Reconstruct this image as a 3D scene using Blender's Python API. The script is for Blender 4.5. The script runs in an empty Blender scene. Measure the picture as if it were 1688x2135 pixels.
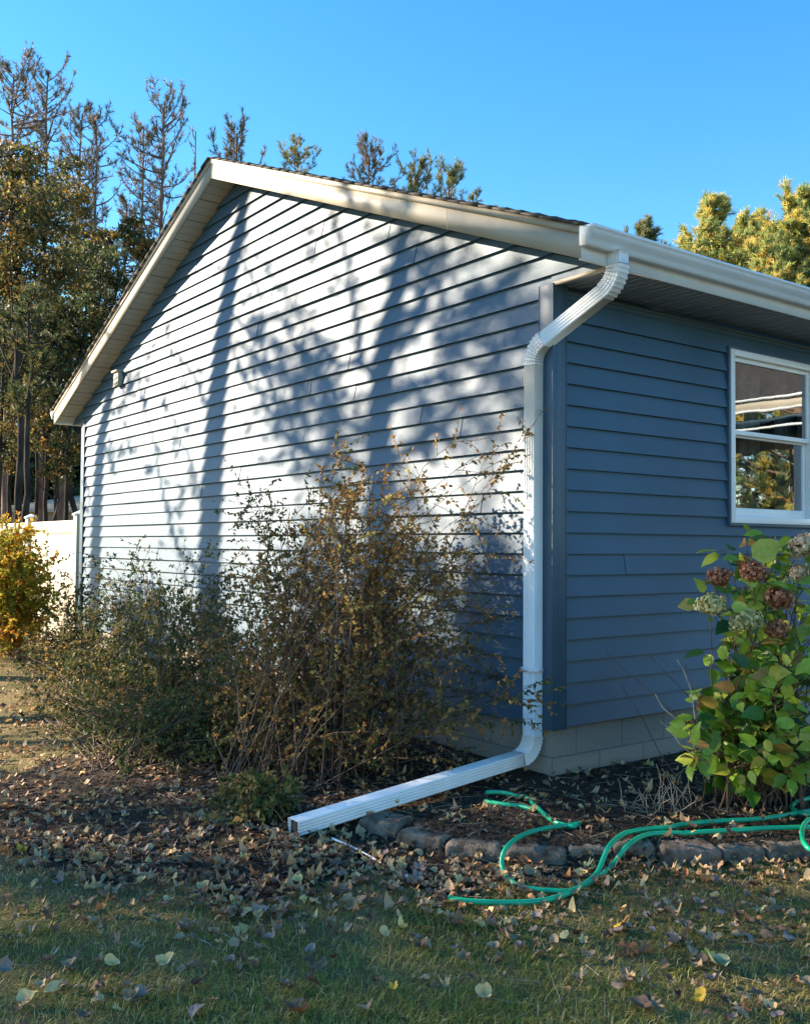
import bpy, math
import numpy as np
from mathutils import Vector, Matrix
R = math.radians
rng = np.random.default_rng(7)

# ------------------------------------------------------------------ camera, sky, sun, exposure
scene = bpy.context.scene
col = scene.collection
CAM = np.array([-4.0997, -4.0356, 1.0588]); YAW, PITCH, ROLL, FOC = .9291, .0346, .007, 2013.31
FW = np.array([math.cos(PITCH)*math.cos(YAW), math.cos(PITCH)*math.sin(YAW), math.sin(PITCH)])
_r = np.array([math.sin(YAW), -math.cos(YAW), 0.]); _u = np.cross(_r, FW)
RT = math.cos(ROLL)*_r+math.sin(ROLL)*_u; UP = -math.sin(ROLL)*_r+math.cos(ROLL)*_u
cd = bpy.data.cameras.new('camera'); cam = bpy.data.objects.new('camera', cd); col.objects.link(cam)
cam.matrix_world = Matrix(((RT[0], UP[0], -FW[0], CAM[0]), (RT[1], UP[1], -FW[1], CAM[1]), (RT[2], UP[2], -FW[2], CAM[2]), (0, 0, 0, 1)))
cd.sensor_fit = 'VERTICAL'; cd.sensor_height = 24.0; cd.lens = 24.0*FOC/2135.0
cd.clip_end = 3000; scene.camera = cam

SUN = np.array([-.2525, .31, .166]); SUN = SUN/np.linalg.norm(SUN)      # towards the sun
ELEV = math.asin(SUN[2]); AZ = math.atan2(SUN[0], SUN[1])
w = bpy.data.worlds.new('World'); scene.world = w; w.use_nodes = True
nt = w.node_tree; bg = nt.nodes['Background']
sky = nt.nodes.new('ShaderNodeTexSky'); sky.sky_type = 'NISHITA'; sky.sun_disc = False
sky.sun_elevation = ELEV; sky.sun_rotation = AZ; sky.air_density = 1.0; sky.dust_density = 0.15; sky.ozone_density = 2.0
hsv = nt.nodes.new('ShaderNodeHueSaturation'); hsv.inputs['Saturation'].default_value = 1.36; hsv.inputs['Hue'].default_value = .496
nt.links.new(sky.outputs[0], hsv.inputs['Color']); nt.links.new(hsv.outputs[0], bg.inputs[0]); bg.inputs[1].default_value = 0.10
sl = bpy.data.lights.new('sun', 'SUN'); sl.energy = 5.0; sl.angle = R(0.53); sl.color = (1.0, .84, .63)
so = bpy.data.objects.new('sun', sl); col.objects.link(so)
so.rotation_euler = Vector(SUN).to_track_quat('Z', 'Y').to_euler()
vs = scene.view_settings; vs.view_transform = 'Standard'; vs.look = 'None'; vs.exposure = 1.85; vs.gamma = 1.0
vs.use_curve_mapping = False

# ------------------------------------------------------------------ surveying helpers
def ray(u, v): return FW+RT*(u-844)/FOC-UP*(v-1067.5)/FOC
def pl(u, v, ax, val):
    d = ray(u, v); t = (val-CAM[ax])/d[ax]; return CAM+t*d
def at(u, v, depth):                      # point seen in that direction, at that depth in metres
    return CAM+ray(u, v)*depth
EDGE = np.array([(-1.55, .25), (-1.34, 0.0), (-1.18, -.43), (-.99, -.66), (-.79, -.88), (-.31, -1.23), (-.11, -1.36), (.22, -1.5), (1.2, -1.68), (6, -1.8)])
def edge_dist(x, y):                      # >0 on the lawn side of the stone edging, <0 in the bed
    best = np.full(np.shape(x), 1e9); sgn = np.ones(np.shape(x))
    for a, b in zip(EDGE[:-1], EDGE[1:]):
        ab = b-a; L = ab@ab
        t = np.clip(((x-a[0])*ab[0]+(y-a[1])*ab[1])/L, 0, 1)
        dx = x-a[0]-t*ab[0]; dy = y-a[1]-t*ab[1]; d = np.hypot(dx, dy)
        s = np.where(ab[0]*dy-ab[1]*dx < 0, 1., -1.)
        m = d < best; best = np.where(m, d, best); sgn = np.where(m, s, sgn)
    return best*sgn
def T(x, y):
    x = np.asarray(x, float); y = np.asarray(y, float)
    d = np.hypot(np.maximum(-x, 0), np.maximum(-y, 0))
    z = -.28-.038*np.minimum(d, 1.2)-.028*np.clip(d-1.2, 0, 3)
    ed = edge_dist(x, y)
    fade = np.clip((x+1.75)/.5, 0, 1)
    z = z-.075*np.clip((ed+.06)/.1, 0, 1)*fade*(np.hypot(x, y) < 9) - .05*(1-fade)*np.clip((d-1.5)/.8, 0, 1)
    z = z+.012*np.sin(x*2.1+y*1.3)*np.sin(y*1.7-x*.6)
    far = np.clip((np.hypot(x, y)-14)/40, 0, 1)
    return z+far*.25
def G(u, v, dz=0.):
    d = ray(u, v); z = -.35
    for _ in range(12):
        t = (z+dz-CAM[2])/d[2]; p = CAM+t*d; z = float(T(p[0], p[1]))
    return np.array([p[0], p[1], z+dz])

# ------------------------------------------------------------------ mesh helpers
class MB:
    def __init__(s): s.v = []; s.f = {3: [], 4: []}; s.r = {3: [], 4: []}; s.n = 0; s.ng = []
    def add(s, V, F, rnd=0.):
        V = np.asarray(V, float).reshape(-1, 3); F = np.asarray(F, int); k = F.shape[1]
        s.v.append(V); s.f[k].append(F+s.n)
        s.r[k].append(np.broadcast_to(np.asarray(rnd, float), (len(F),)).copy()); s.n += len(V)
    def poly(s, V, F, rnd=0.):            # loose n-gons
        s.v.append(np.asarray(V, float)); s.ng += [([i+s.n for i in f], rnd) for f in F]; s.n += len(V)
    def box(s, lo, hi, rnd=0.):
        x0, y0, z0 = lo; x1, y1, z1 = hi
        s.add([(x0, y0, z0), (x1, y0, z0), (x1, y1, z0), (x0, y1, z0), (x0, y0, z1), (x1, y0, z1), (x1, y1, z1), (x0, y1, z1)],
              [(0, 3, 2, 1), (4, 5, 6, 7), (0, 1, 5, 4), (1, 2, 6, 5), (2, 3, 7, 6), (3, 0, 4, 7)], rnd); return s
    def tube(s, P, r, n=6, rnd=0., cap=True):
        P = np.asarray(P, float); m = len(P); r = np.broadcast_to(np.asarray(r, float), (m,))
        t = np.gradient(P, axis=0); t /= np.linalg.norm(t, axis=1)[:, None]+1e-9
        a = np.cross(t, [0, 0, 1.]); l = np.linalg.norm(a, axis=1); a[l < .15] = np.cross(t[l < .15], [0, 1., 0]); a /= np.linalg.norm(a, axis=1)[:, None]+1e-9
        b = np.cross(t, a); th = np.arange(n)*2*math.pi/n
        V = P[:, None]+r[:, None, None]*(np.cos(th)[None, :, None]*a[:, None]+np.sin(th)[None, :, None]*b[:, None])
        i, j = np.meshgrid(np.arange(m-1), np.arange(n), indexing='ij'); j2 = (j+1) % n
        F = np.stack([i*n+j, i*n+j2, (i+1)*n+j2, (i+1)*n+j], -1).reshape(-1, 4)
        base = s.n; s.add(V.reshape(-1, 3), F, rnd)
        if cap and n > 3: s.ng += [([base+k for k in range(n)], rnd), ([base+(m-1)*n+k for k in range(n)][::-1], rnd)]
        return s
    def sweep(s, P, N, prof, rnd=0., cap=True):   # prof: per point list of (a, b) along N and B
        P = np.asarray(P, float); m = len(P); prof = np.asarray(prof, float)
        if prof.ndim == 2: prof = np.broadcast_to(prof, (m,)+prof.shape)
        N = np.broadcast_to(np.asarray(N, float), (m, 3))
        t = np.gradient(P, axis=0); t /= np.linalg.norm(t, axis=1)[:, None]
        B = np.cross(t, N); B /= np.linalg.norm(B, axis=1)[:, None]; A = np.cross(B, t)
        V = P[:, None]+prof[:, :, 0:1]*A[:, None]+prof[:, :, 1:2]*B[:, None]; n = prof.shape[1]
        i, j = np.meshgrid(np.arange(m-1), np.arange(n), indexing='ij'); j2 = (j+1) % n
        base = s.n; s.add(V.reshape(-1, 3), np.stack([i*n+j, i*n+j2, (i+1)*n+j2, (i+1)*n+j], -1).reshape(-1, 4), rnd)
        if cap: s.ng += [([base+k for k in range(n)], rnd), ([base+(m-1)*n+k for k in range(n)][::-1], rnd)]
        return s
    def mesh(s, name, smooth=False):
        me = bpy.data.meshes.new(name); V = np.concatenate(s.v)
        loops = []; tot = []; rn = []
        for k in (3, 4):
            if s.f[k]:
                F = np.concatenate(s.f[k]); loops.append(F.ravel()); tot.append(np.full(len(F), k)); rn.append(np.concatenate(s.r[k]))
        for f, r_ in s.ng: loops.append(np.array(f)); tot.append(np.array([len(f)])); rn.append(np.array([r_]))
        loops = np.concatenate(loops); tot = np.concatenate(tot); rn = np.concatenate(rn)
        me.vertices.add(len(V)); me.vertices.foreach_set('co', V.astype(np.float32).ravel())
        me.loops.add(len(loops)); me.loops.foreach_set('vertex_index', loops.astype(np.int32))
        me.polygons.add(len(tot)); st = np.concatenate([[0], np.cumsum(tot)[:-1]])
        me.polygons.foreach_set('loop_start', st.astype(np.int32))
        if smooth: me.polygons.foreach_set('use_smooth', np.ones(len(tot), bool))
        a = me.attributes.new('rnd', 'FLOAT', 'FACE'); a.data.foreach_set('value', rn.astype(np.float32))
        me.update(calc_edges=True); me.validate(); return me
    def build(s, name, mat, parent=None, smooth=False, bevel=0, pos=None):
        me = s.mesh(name, smooth)
        o = bpy.data.objects.new(name, me); col.objects.link(o)
        if mat: me.materials.append(mat)
        if parent is not None:
            o.parent = parent
            if pos is None: o.matrix_parent_inverse = Matrix.Translation(-wloc(parent))
        if bevel:
            b = o.modifiers.new('bevel', 'BEVEL'); b.width = bevel; b.segments = 2; b.limit_method = 'ANGLE'; b.angle_limit = R(40)
        return o
def wloc(o):                               # meshes keep their vertices in world coordinates, only the Empties sit elsewhere
    return o.location.copy() if o.type == 'EMPTY' else Vector((0, 0, 0))
def tag(o, label=None, cat=None, group=None, kind=None):
    for k, v in (('label', label), ('category', cat), ('group', group), ('kind', kind)):
        if v: o[k] = v
    return o
def thing(name, label, cat, loc=(0, 0, 0), group=None):
    o = bpy.data.objects.new(name, None); col.objects.link(o); o.location = loc; o.empty_display_size = .1
    return tag(o, label, cat, group)

# ------------------------------------------------------------------ materials
def mat(name, base=(.5, .5, .5), rough=.6, spec=.5, var=0., scale=5., bump=0., bscale=60., metal=0., stretch=None, base2=None, coat=0.):
    m = bpy.data.materials.new(name); m.use_nodes = True; n = m.node_tree.nodes; l = m.node_tree.links
    p = n['Principled BSDF']; p.inputs['Roughness'].default_value = rough; p.inputs['Specular IOR Level'].default_value = spec
    p.inputs['Metallic'].default_value = metal; p.inputs['Coat Weight'].default_value = coat
    tc = n.new('ShaderNodeTexCoord'); mp = n.new('ShaderNodeMapping'); l.new(tc.outputs['Object'], mp.inputs[0])
    if stretch: mp.inputs['Scale'].default_value = stretch
    nz = n.new('ShaderNodeTexNoise'); nz.inputs['Scale'].default_value = scale; nz.inputs['Detail'].default_value = 6; l.new(mp.outputs[0], nz.inputs[0])
    b2 = base2 or tuple(c*(1-var) for c in base)
    mx = n.new('ShaderNodeValToRGB'); mx.color_ramp.elements[0].position = .35; mx.color_ramp.elements[1].position = .65
    mx.color_ramp.elements[0].color = (*b2, 1); mx.color_ramp.elements[1].color = (*[min(1, c*(1+var*.5)) for c in base], 1)
    l.new(nz.outputs[0], mx.inputs[0]); l.new(mx.outputs[0], p.inputs['Base Color'])
    if bump:
        nb = n.new('ShaderNodeTexNoise'); nb.inputs['Scale'].default_value = bscale; nb.inputs['Detail'].default_value = 5; l.new(mp.outputs[0], nb.inputs[0])
        bp = n.new('ShaderNodeBump'); bp.inputs['Strength'].default_value = 1; bp.inputs['Distance'].default_value = bump
        l.new(nb.outputs[0], bp.inputs['Height']); l.new(bp.outputs[0], p.inputs['Normal'])
    return m
def leafmat(name, cols, trans=.35, rough=.5, spec=.3):
    """colour picked per leaf from a ramp, with some light passing through"""
    m = bpy.data.materials.new(name); m.use_nodes = True; n = m.node_tree.nodes; l = m.node_tree.links
    p = n['Principled BSDF']; out = n['Material Output']; p.inputs['Roughness'].default_value = rough; p.inputs['Specular IOR Level'].default_value = spec
    a = n.new('ShaderNodeAttribute'); a.attribute_name = 'rnd'; cr = n.new('ShaderNodeValToRGB')
    cr.color_ramp.interpolation = 'LINEAR'; e = cr.color_ramp.elements
    while len(e) < len(cols): e.new(.5)
    for i, (ps, c) in enumerate(cols): e[i].position = ps; e[i].color = (*c, 1)
    l.new(a.outputs['Fac'], cr.inputs[0])
    nz = n.new('ShaderNodeTexNoise'); nz.inputs['Scale'].default_value = 45; tc = n.new('ShaderNodeTexCoord'); l.new(tc.outputs['Object'], nz.inputs[0])
    hs = n.new('ShaderNodeHueSaturation'); mr = n.new('ShaderNodeMapRange'); mr.inputs[3].default_value = .65; mr.inputs[4].default_value = 1.35
    l.new(nz.outputs[0], mr.inputs[0]); l.new(mr.outputs[0], hs.inputs['Value']); l.new(cr.outputs[0], hs.inputs['Color'])
    l.new(hs.outputs[0], p.inputs['Base Color'])
    if trans:
        t = n.new('ShaderNodeBsdfTranslucent'); l.new(hs.outputs[0], t.inputs[0]); mx = n.new('ShaderNodeMixShader'); mx.inputs[0].default_value = trans
        l.new(p.outputs[0], mx.inputs[1]); l.new(t.outputs[0], mx.inputs[2]); l.new(mx.outputs[0], out.inputs[0])
    return m

def siding_mat(name, c):
    m = mat(name, c, rough=.50, spec=.30, var=.12, scale=1.3)
    n = m.node_tree.nodes; l = m.node_tree.links; p = n['Principled BSDF']; tc = [x for x in n if x.type == 'TEX_COORD'][0]
    nb = n.new('ShaderNodeTexNoise'); nb.inputs['Scale'].default_value = 1.0; nb.inputs['Detail'].default_value = 2
    mp = n.new('ShaderNodeMapping'); mp.inputs['Scale'].default_value = (2.2, 2.2, 5.); l.new(tc.outputs['Object'], mp.inputs[0]); l.new(mp.outputs[0], nb.inputs[0])
    b1 = n.new('ShaderNodeBump'); b1.inputs['Distance'].default_value = .006; l.new(nb.outputs[0], b1.inputs['Height'])
    mp2 = n.new('ShaderNodeMapping'); mp2.inputs['Scale'].default_value = (6, 6, 160); l.new(tc.outputs['Object'], mp2.inputs[0])
    n2 = n.new('ShaderNodeTexNoise'); n2.inputs['Scale'].default_value = 1.5; n2.inputs['Detail'].default_value = 4; l.new(mp2.outputs[0], n2.inputs[0])
    b2 = n.new('ShaderNodeBump'); b2.inputs['Distance'].default_value = .0006; l.new(n2.outputs[0], b2.inputs['Height']); l.new(b1.outputs[0], b2.inputs['Normal'])
    l.new(b2.outputs[0], p.inputs['Normal'])
    return m
M = {}
M['siding'] = siding_mat('siding_slate_blue', (.046, .104, .165))
M['trim_blue'] = mat('corner_trim_blue', (.035, .080, .125), rough=.45, var=.08, scale=3, bump=.001, bscale=8)
M['cream'] = mat('fascia_cream', (.44, .39, .31), rough=.55, var=.08, scale=2.5, bump=.002, bscale=4)
M['white'] = mat('white_aluminium', (.70, .74, .78), rough=.32, var=.05, scale=6, bump=.0008, bscale=7)
M['downspout'] = mat('white_downspout', (.78, .79, .80), rough=.3, var=.07, scale=5, stretch=(1, 1, .4))
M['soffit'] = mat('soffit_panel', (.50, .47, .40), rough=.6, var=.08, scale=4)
M['soffit_shaded'] = mat('eave_soffit_shaded', (.34, .37, .40), rough=.6, var=.08, scale=4)  # soffit tone cooled and darkened: the shade under the eave as colour
M['soffit_groove'] = mat('soffit_groove', (.12, .11, .10), rough=.8, var=.1)
M['shingle'] = mat('asphalt_shingle', (.075, .07, .065), rough=.95, spec=.2, var=.45, scale=22, bump=.004, bscale=220)
M['vinyl'] = mat('window_vinyl', (.80, .80, .80), rough=.35, var=.03)
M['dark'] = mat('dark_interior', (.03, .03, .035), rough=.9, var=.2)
M['curtain'] = mat('sheer_curtain', (.22, .23, .23), rough=.9, var=.1, scale=8)
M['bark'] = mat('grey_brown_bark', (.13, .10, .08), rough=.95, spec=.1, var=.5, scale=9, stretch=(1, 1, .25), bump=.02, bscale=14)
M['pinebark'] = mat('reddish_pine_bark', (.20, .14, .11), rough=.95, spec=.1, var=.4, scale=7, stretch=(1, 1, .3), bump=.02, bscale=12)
M['shadebark'] = mat('shaded_trunk_bark', (.055, .045, .038), rough=.95, spec=.1, var=.5, scale=7, stretch=(1, 1, .3), bump=.02, bscale=12)  # bark darkened so its colour carries the shade of the canopy
M['twig'] = mat('shrub_twig', (.13, .08, .055), rough=.7, spec=.3, var=.5, scale=12)
M['dry'] = mat('dry_straw_stem', (.42, .34, .25), rough=.8, var=.35, scale=25)
M['hose'] = mat('green_hose', (.012, .42, .19), rough=.33, var=.18, scale=8, base2=(.008, .33, .19))
M['black'] = mat('black_rubber', (.02, .02, .022), rough=.5, var=.2)
M['brass'] = mat('hose_coupling', (.45, .38, .22), rough=.4, metal=.8)
M['stone'] = mat('edging_concrete', (.19, .145, .11), rough=.95, spec=.15, var=.6, scale=14, bump=.007, bscale=70)
M['fence'] = mat('cream_vinyl_fence', (.50, .44, .34), rough=.55, var=.06, scale=3)
M['brickwall'] = mat('far_siding', (.30, .26, .23), rough=.8, var=.2, scale=4)
M['tanroof'] = mat('far_tan_roof', (.42, .33, .25), rough=.85, var=.15, scale=6)

def block_mat():
    m = bpy.data.materials.new('concrete_block'); m.use_nodes = True; n = m.node_tree.nodes; l = m.node_tree.links
    p = n['Principled BSDF']; p.inputs['Roughness'].default_value = .92; p.inputs['Specular IOR Level'].default_value = .2
    g = n.new('ShaderNodeNewGeometry'); tc = n.new('ShaderNodeTexCoord'); sx = n.new('ShaderNodeSeparateXYZ'); l.new(tc.outputs['Object'], sx.inputs[0])
    ad = n.new('ShaderNodeMath'); l.new(sx.outputs[0], ad.inputs[0]); l.new(sx.outputs[1], ad.inputs[1])
    cb = n.new('ShaderNodeCombineXYZ'); l.new(ad.outputs[0], cb.inputs[0]); 
    az = n.new('ShaderNodeMath'); az.inputs[1].default_value = .1775+.4064; l.new(sx.outputs[2], az.inputs[0]); l.new(az.outputs[0], cb.inputs[1])
    br = n.new('ShaderNodeTexBrick'); br.inputs['Scale'].default_value = 1; br.inputs['Brick Width'].default_value = .4064; br.inputs['Row Height'].default_value = .2032
    br.inputs['Mortar Size'].default_value = .005; br.inputs['Mortar Smooth'].default_value = .3
    br.inputs['Color1'].default_value = (.36, .31, .255, 1); br.inputs['Color2'].default_value = (.31, .27, .225, 1); br.inputs['Mortar'].default_value = (.22, .21, .20, 1)
    l.new(cb.outputs[0], br.inputs[0])
    nz = n.new('ShaderNodeTexNoise'); nz.inputs['Scale'].default_value = 60; nz.inputs['Detail'].default_value = 8; l.new(tc.outputs['Object'], nz.inputs[0])
    mx = n.new('ShaderNodeMix'); mx.data_type = 'RGBA'; mx.blend_type = 'MULTIPLY'; mx.inputs[0].default_value = .45
    l.new(br.outputs[0], mx.inputs[6]); l.new(nz.outputs[0], mx.inputs[7]); l.new(mx.outputs[2], p.inputs['Base Color'])
    sb = n.new('ShaderNodeMath'); sb.operation = 'SUBTRACT'; l.new(nz.outputs[0], sb.inputs[0]); l.new(br.outputs['Fac'], sb.inputs[1])
    bp = n.new('ShaderNodeBump'); bp.inputs['Distance'].default_value = .003; l.new(sb.outputs[0], bp.inputs['Height']); l.new(bp.outputs[0], p.inputs['Normal'])
    return m
M['block'] = block_mat()
def glass_mat():
    m = bpy.data.materials.new('window_glass'); m.use_nodes = True; n = m.node_tree.nodes; l = m.node_tree.links
    gl = n.new('ShaderNodeBsdfGlossy'); gl.inputs['Roughness'].default_value = .015; gl.inputs['Color'].default_value = (.9, .95, 1, 1)
    tr = n.new('ShaderNodeBsdfTransparent'); tr.inputs[0].default_value = (.75, .80, .80, 1)
    fr = n.new('ShaderNodeFresnel'); fr.inputs[0].default_value = 1.9
    ml = n.new('ShaderNodeMath'); ml.operation = 'MULTIPLY_ADD'; ml.inputs[1].default_value = 1.5; ml.inputs[2].default_value = .12; ml.use_clamp = True
    l.new(fr.outputs[0], ml.inputs[0])
    mx = n.new('ShaderNodeMixShader'); l.new(ml.outputs[0], mx.inputs[0]); l.new(tr.outputs[0], mx.inputs[1]); l.new(gl.outputs[0], mx.inputs[2])
    nz = n.new('ShaderNodeTexNoise'); nz.inputs['Scale'].default_value = 1.6; bp = n.new('ShaderNodeBump'); bp.inputs['Distance'].default_value = .002
    tc = n.new('ShaderNodeTexCoord'); l.new(tc.outputs['Object'], nz.inputs[0]); l.new(nz.outputs[0], bp.inputs['Height']); l.new(bp.outputs[0], gl.inputs['Normal'])
    l.new(mx.outputs[0], n['Material Output'].inputs[0]); return m
M['glass'] = glass_mat()

# ------------------------------------------------------------------ ground
BED = [G(-60, 1790)[:2], G(140, 1800)[:2], G(300, 1835)[:2], G(600, 1850)[:2], G(760, 1860)[:2], G(900, 1850)[:2], G(1040, 1835)[:2], G(1150, 1850)[:2], (-.62, -1.1), (.2, -1.58), (1.2, -1.75), (6, -1.9), (6, .5), (.3, .5), (.3, 8.2), (-.9, 8.6), (-1.0, 5), (-1.5, 3.2), G(200, 1545)[:2], G(60, 1600)[:2], G(-60, 1620)[:2]]
BED = np.array([tuple(b) for b in BED])
def inpoly(x, y, P):
    c = np.zeros(np.shape(x), bool)
    for (x0, y0), (x1, y1) in zip(P, np.roll(P, -1, 0)):
        c ^= ((y0 > y) != (y1 > y)) & (x < (x1-x0)*(y-y0)/(y1-y0+1e-12)+x0)
    return c
def inbed(x, y):                          # bed outline broken up so that mulch and grass run into each other
    x = np.asarray(x, float); y = np.asarray(y, float); m = (y > -3)*(x < -1.0)
    jx = .12*np.sin(x*7.3+y*3.1)+.07*np.sin(y*17+x*5)+.05*np.sin(x*31-y*23); jy = .13*np.sin(y*6.1-x*4.7)+.07*np.sin(x*19+y*3)+.05*np.sin(y*29+x*37)
    return inpoly(x+jx*m, y+jy*m, BED)
def axis(lo, hi, step, far):
    a = np.arange(lo, hi, step); g = [1.25**k*step for k in range(1, 60)]
    up = hi+np.cumsum(g); up = up[up < far]; dn = lo-np.cumsum(g); dn = dn[dn > -far]
    return np.concatenate([dn[::-1], a, up])
xs = axis(-4.5, 2.5, .05, 900); ys = axis(-3.5, 9.0, .06, 900)
X, Y = np.meshgrid(xs, ys, indexing='ij'); Z = T(X, Y)
Z = np.where((X > .06) & (Y > .06) & (X < 14) & (Y < 8.2), -.6, Z)
g = MB(); nx, ny = X.shape; i, j = np.meshgrid(np.arange(nx-1), np.arange(ny-1), indexing='ij')
fx = (X[:-1, :-1]+X[1:, 1:])/2; fy = (Y[:-1, :-1]+Y[1:, 1:])/2
g.add(np.stack([X, Y, Z], -1).reshape(-1, 3), np.stack([i*ny+j, (i+1)*ny+j, (i+1)*ny+j+1, i*ny+j+1], -1).reshape(-1, 4), inbed(fx, fy).astype(float).ravel())
def ground_mat():
    m = bpy.data.materials.new('lawn_and_mulch_soil'); m.use_nodes = True; n = m.node_tree.nodes; l = m.node_tree.links
    p = n['Principled BSDF']; p.inputs['Roughness'].default_value = .95; p.inputs['Specular IOR Level'].default_value = .15
    tc = n.new('ShaderNodeTexCoord')
    def noise(s, d=6):
        z = n.new('ShaderNodeTexNoise'); z.inputs['Scale'].default_value = s; z.inputs['Detail'].default_value = d; l.new(tc.outputs['Object'], z.inputs[0]); return z.outputs[0]
    def ramp(src, a, b, p0=.35, p1=.65):
        c = n.new('ShaderNodeValToRGB'); c.color_ramp.elements[0].position = p0; c.color_ramp.elements[1].position = p1
        c.color_ramp.elements[0].color = (*a, 1); c.color_ramp.elements[1].color = (*b, 1); l.new(src, c.inputs[0]); return c.outputs[0]
    lawn = ramp(noise(2.2), (.10, .09, .03), (.20, .145, .07)); mul = ramp(noise(28), (.025, .017, .012), (.09, .06, .04))
    a = n.new('ShaderNodeAttribute'); a.attribute_name = 'rnd'
    mx = n.new('ShaderNodeMix'); mx.data_type = 'RGBA'; l.new(a.outputs['Fac'], mx.inputs[0]); l.new(lawn, mx.inputs[6]); l.new(mul, mx.inputs[7]); l.new(mx.outputs[2], p.inputs['Base Color'])
    bp = n.new('ShaderNodeBump'); bp.inputs['Distance'].default_value = .02; l.new(noise(50), bp.inputs['Height']); l.new(bp.outputs[0], p.inputs['Normal'])
    return m
tag(g.build('ground', ground_mat(), smooth=True), kind='structure')

# ------------------------------------------------------------------ house
E_ = .127; W = 8.3244; ZR = 4.462; YP = W/2; ZE = 2.616; OR = .2525; OE = .456; XL = 9.0
def zr(y): return ZR-.4*abs(y-YP)
house = thing('house', 'single-storey house with slate blue lap siding and cream gable fascia', 'house', (0, 0, -.28))
def courses(mb, plane, lo, hi, k, off0=.027, off1=.003, seams=()):
    """one lap course k between lo(z), hi(z); plane 'g' faces -x, 'f' faces -y"""
    z0 = k*E_; z1 = z0+E_
    cuts = [None]+sorted(seams)+[None]; 
    for q in range(len(cuts)-1):
        a0 = lo(z0) if cuts[q] is None else cuts[q]; a1 = lo(z1) if cuts[q] is None else cuts[q]
        b0 = hi(z0) if cuts[q+1] is None else cuts[q+1]; b1 = hi(z1) if cuts[q+1] is None else cuts[q+1]
        if b0 <= a0: continue
        if b1 < a1: a1 = b1 = (a1+b1)/2
        e = .0040*(q % 2)
        pts = [(a0, off1, z0), (b0, off1, z0), (a0, off0+e, z0), (b0, off0+e, z0), (a0, off0+e-.001, z0+.006), (b0, off0+e-.001, z0+.006), (a1, off1+e, z1), (b1, off1+e, z1)]
        V = [(-o, t, z) if plane == 'g' else (t, -o, z) for t, o, z in pts]
        F = [(0, 1, 3, 2), (2, 3, 5, 4), (4, 5, 7, 6), (0, 2, 4, 6), (1, 7, 5, 3)]
        if plane == 'f': F = [f[::-1] for f in F]
        for f in F: mb.add([V[i] for i in f], [(0, 1, 2, 3)])
# gable wall
s = MB(); rr = np.random.default_rng(3)
for k in range(36):
    z0 = k*E_
    lo = lambda z: .085 if z < ZE-.02 else max(-OE, YP-(ZR-z)/.4)
    hi = lambda z: W-.085 if z < ZE-.02 else min(W+OE, YP+(ZR-z)/.4)
    z1 = min(z0+E_, ZR-.005)
    if lo(z0) >= hi(z0) or z0 > ZR-.06: break
    if k == 20:   # the course that meets the boxed eaves
        courses(s, 'g', lambda z: .0, lambda z: W, k); continue
    sm = [x for x in sorted(rr.uniform(.6, W-.6, 2)) if lo(z0)+.3 < x < hi(z0+E_)-.3]
    courses(s, 'g', lo, hi, k, seams=sm)
s.build('gable_wall', M['siding'], house)
# backing for the wall and the pork-chop return under each rake end
s = MB(); s.poly([(.002, 0, -.02), (.002, W, -.02), (.002, W, ZE), (.002, W+OE, ZE), (.002, YP, ZR), (.002, -OE, ZE), (.002, 0, ZE)], [(0, 1, 2, 3, 4, 5, 6)[::-1]])
s.build('wall_sheathing', M['trim_blue'], house)
# front wall with the opening for the window
WX0, WX1, WZ0, WZ1 = 1.68, 2.80, 1.21, 2.465
s = MB()
for k in range(20):
    z0 = k*E_; z1 = z0+E_
    sm = sorted(rr.uniform(3.5, XL-.5, 1))
    if z1 <= WZ0 or z0 >= WZ1:
        courses(s, 'f', lambda z: .085, lambda z: XL, k, seams=[.62] if k in (7,) else sm)
    elif z0 < WZ0 < z1 or z0 < WZ1 < z1:
        courses(s, 'f', lambda z: .085, lambda z: WX0, k); courses(s, 'f', lambda z: WX1, lambda z: XL, k)
        o0, o1 = .027, .003
        if z0 < WZ0: zs, ze_ = z0, WZ0
        else: zs, ze_ = WZ1, z1
        f = lambda z: o0+(o1-o0)*(z-z0)/E_
        s.add([(WX0, -f(zs), zs), (WX1, -f(zs), zs), (WX1, -f(ze_), ze_), (WX0, -f(ze_), ze_)], [(0, 1, 2, 3)])
        if z0 < WZ0: s.add([(WX0, -o1, z0), (WX1, -o1, z0), (WX1, -o0, z0), (WX0, -o0, z0)], [(0, 1, 2, 3)])
    else:
        courses(s, 'f', lambda z: .085, lambda z: WX0, k); courses(s, 'f', lambda z: WX1, lambda z: XL, k)
s.box((.0, -.006, 20*E_), (XL, .0, ZE))
s.build('front_wall', M['siding'], house)
s = MB(); s.box((.0, -.014, ZE-.045), (XL, .0, ZE-.012)); s.build('frieze_trim', M['trim_blue'], house)
# rear and far walls so that the house is closed
s = MB(); s.box((.01, W-.01, -.02), (XL, W, ZE)); s.box((XL-.01, .0, -.02), (XL, W-.01, ZE)); s.build('rear_wall', M['siding'], house)
def post(y0, y1, x1, fs):
    q = MB(); o = .032
    if fs: q.box((-o, -o, -.012), (.0, .083, ZE-.003)); q.box((.0, -o, -.012), (.083, .0, ZE-.003)); q.box((-o-.003, .080, -.012), (-.004, .0865, ZE-.003)); q.box((.080, -o-.003, -.012), (.0865, -.004, ZE-.003)); q.box((-o-.0025,-o-.0025,-.012),(-o+.006,-o+.006,ZE-.003))
    else: q.box((-o, W-.083, -.012), (.0, W+o, ZE-.003)); q.box((-o-.003, W-.0865, -.012), (-.004, W-.080, ZE-.003))
    q.build('corner_post', M['trim_blue'], house, bevel=.002)
post(0, 0, 0, True); post(0, 0, 0, False)
# foundation
s = MB(); s.box((.0, .0, -.75), (XL, W, -.014)); s.build('foundation', M['block'], house)
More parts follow.
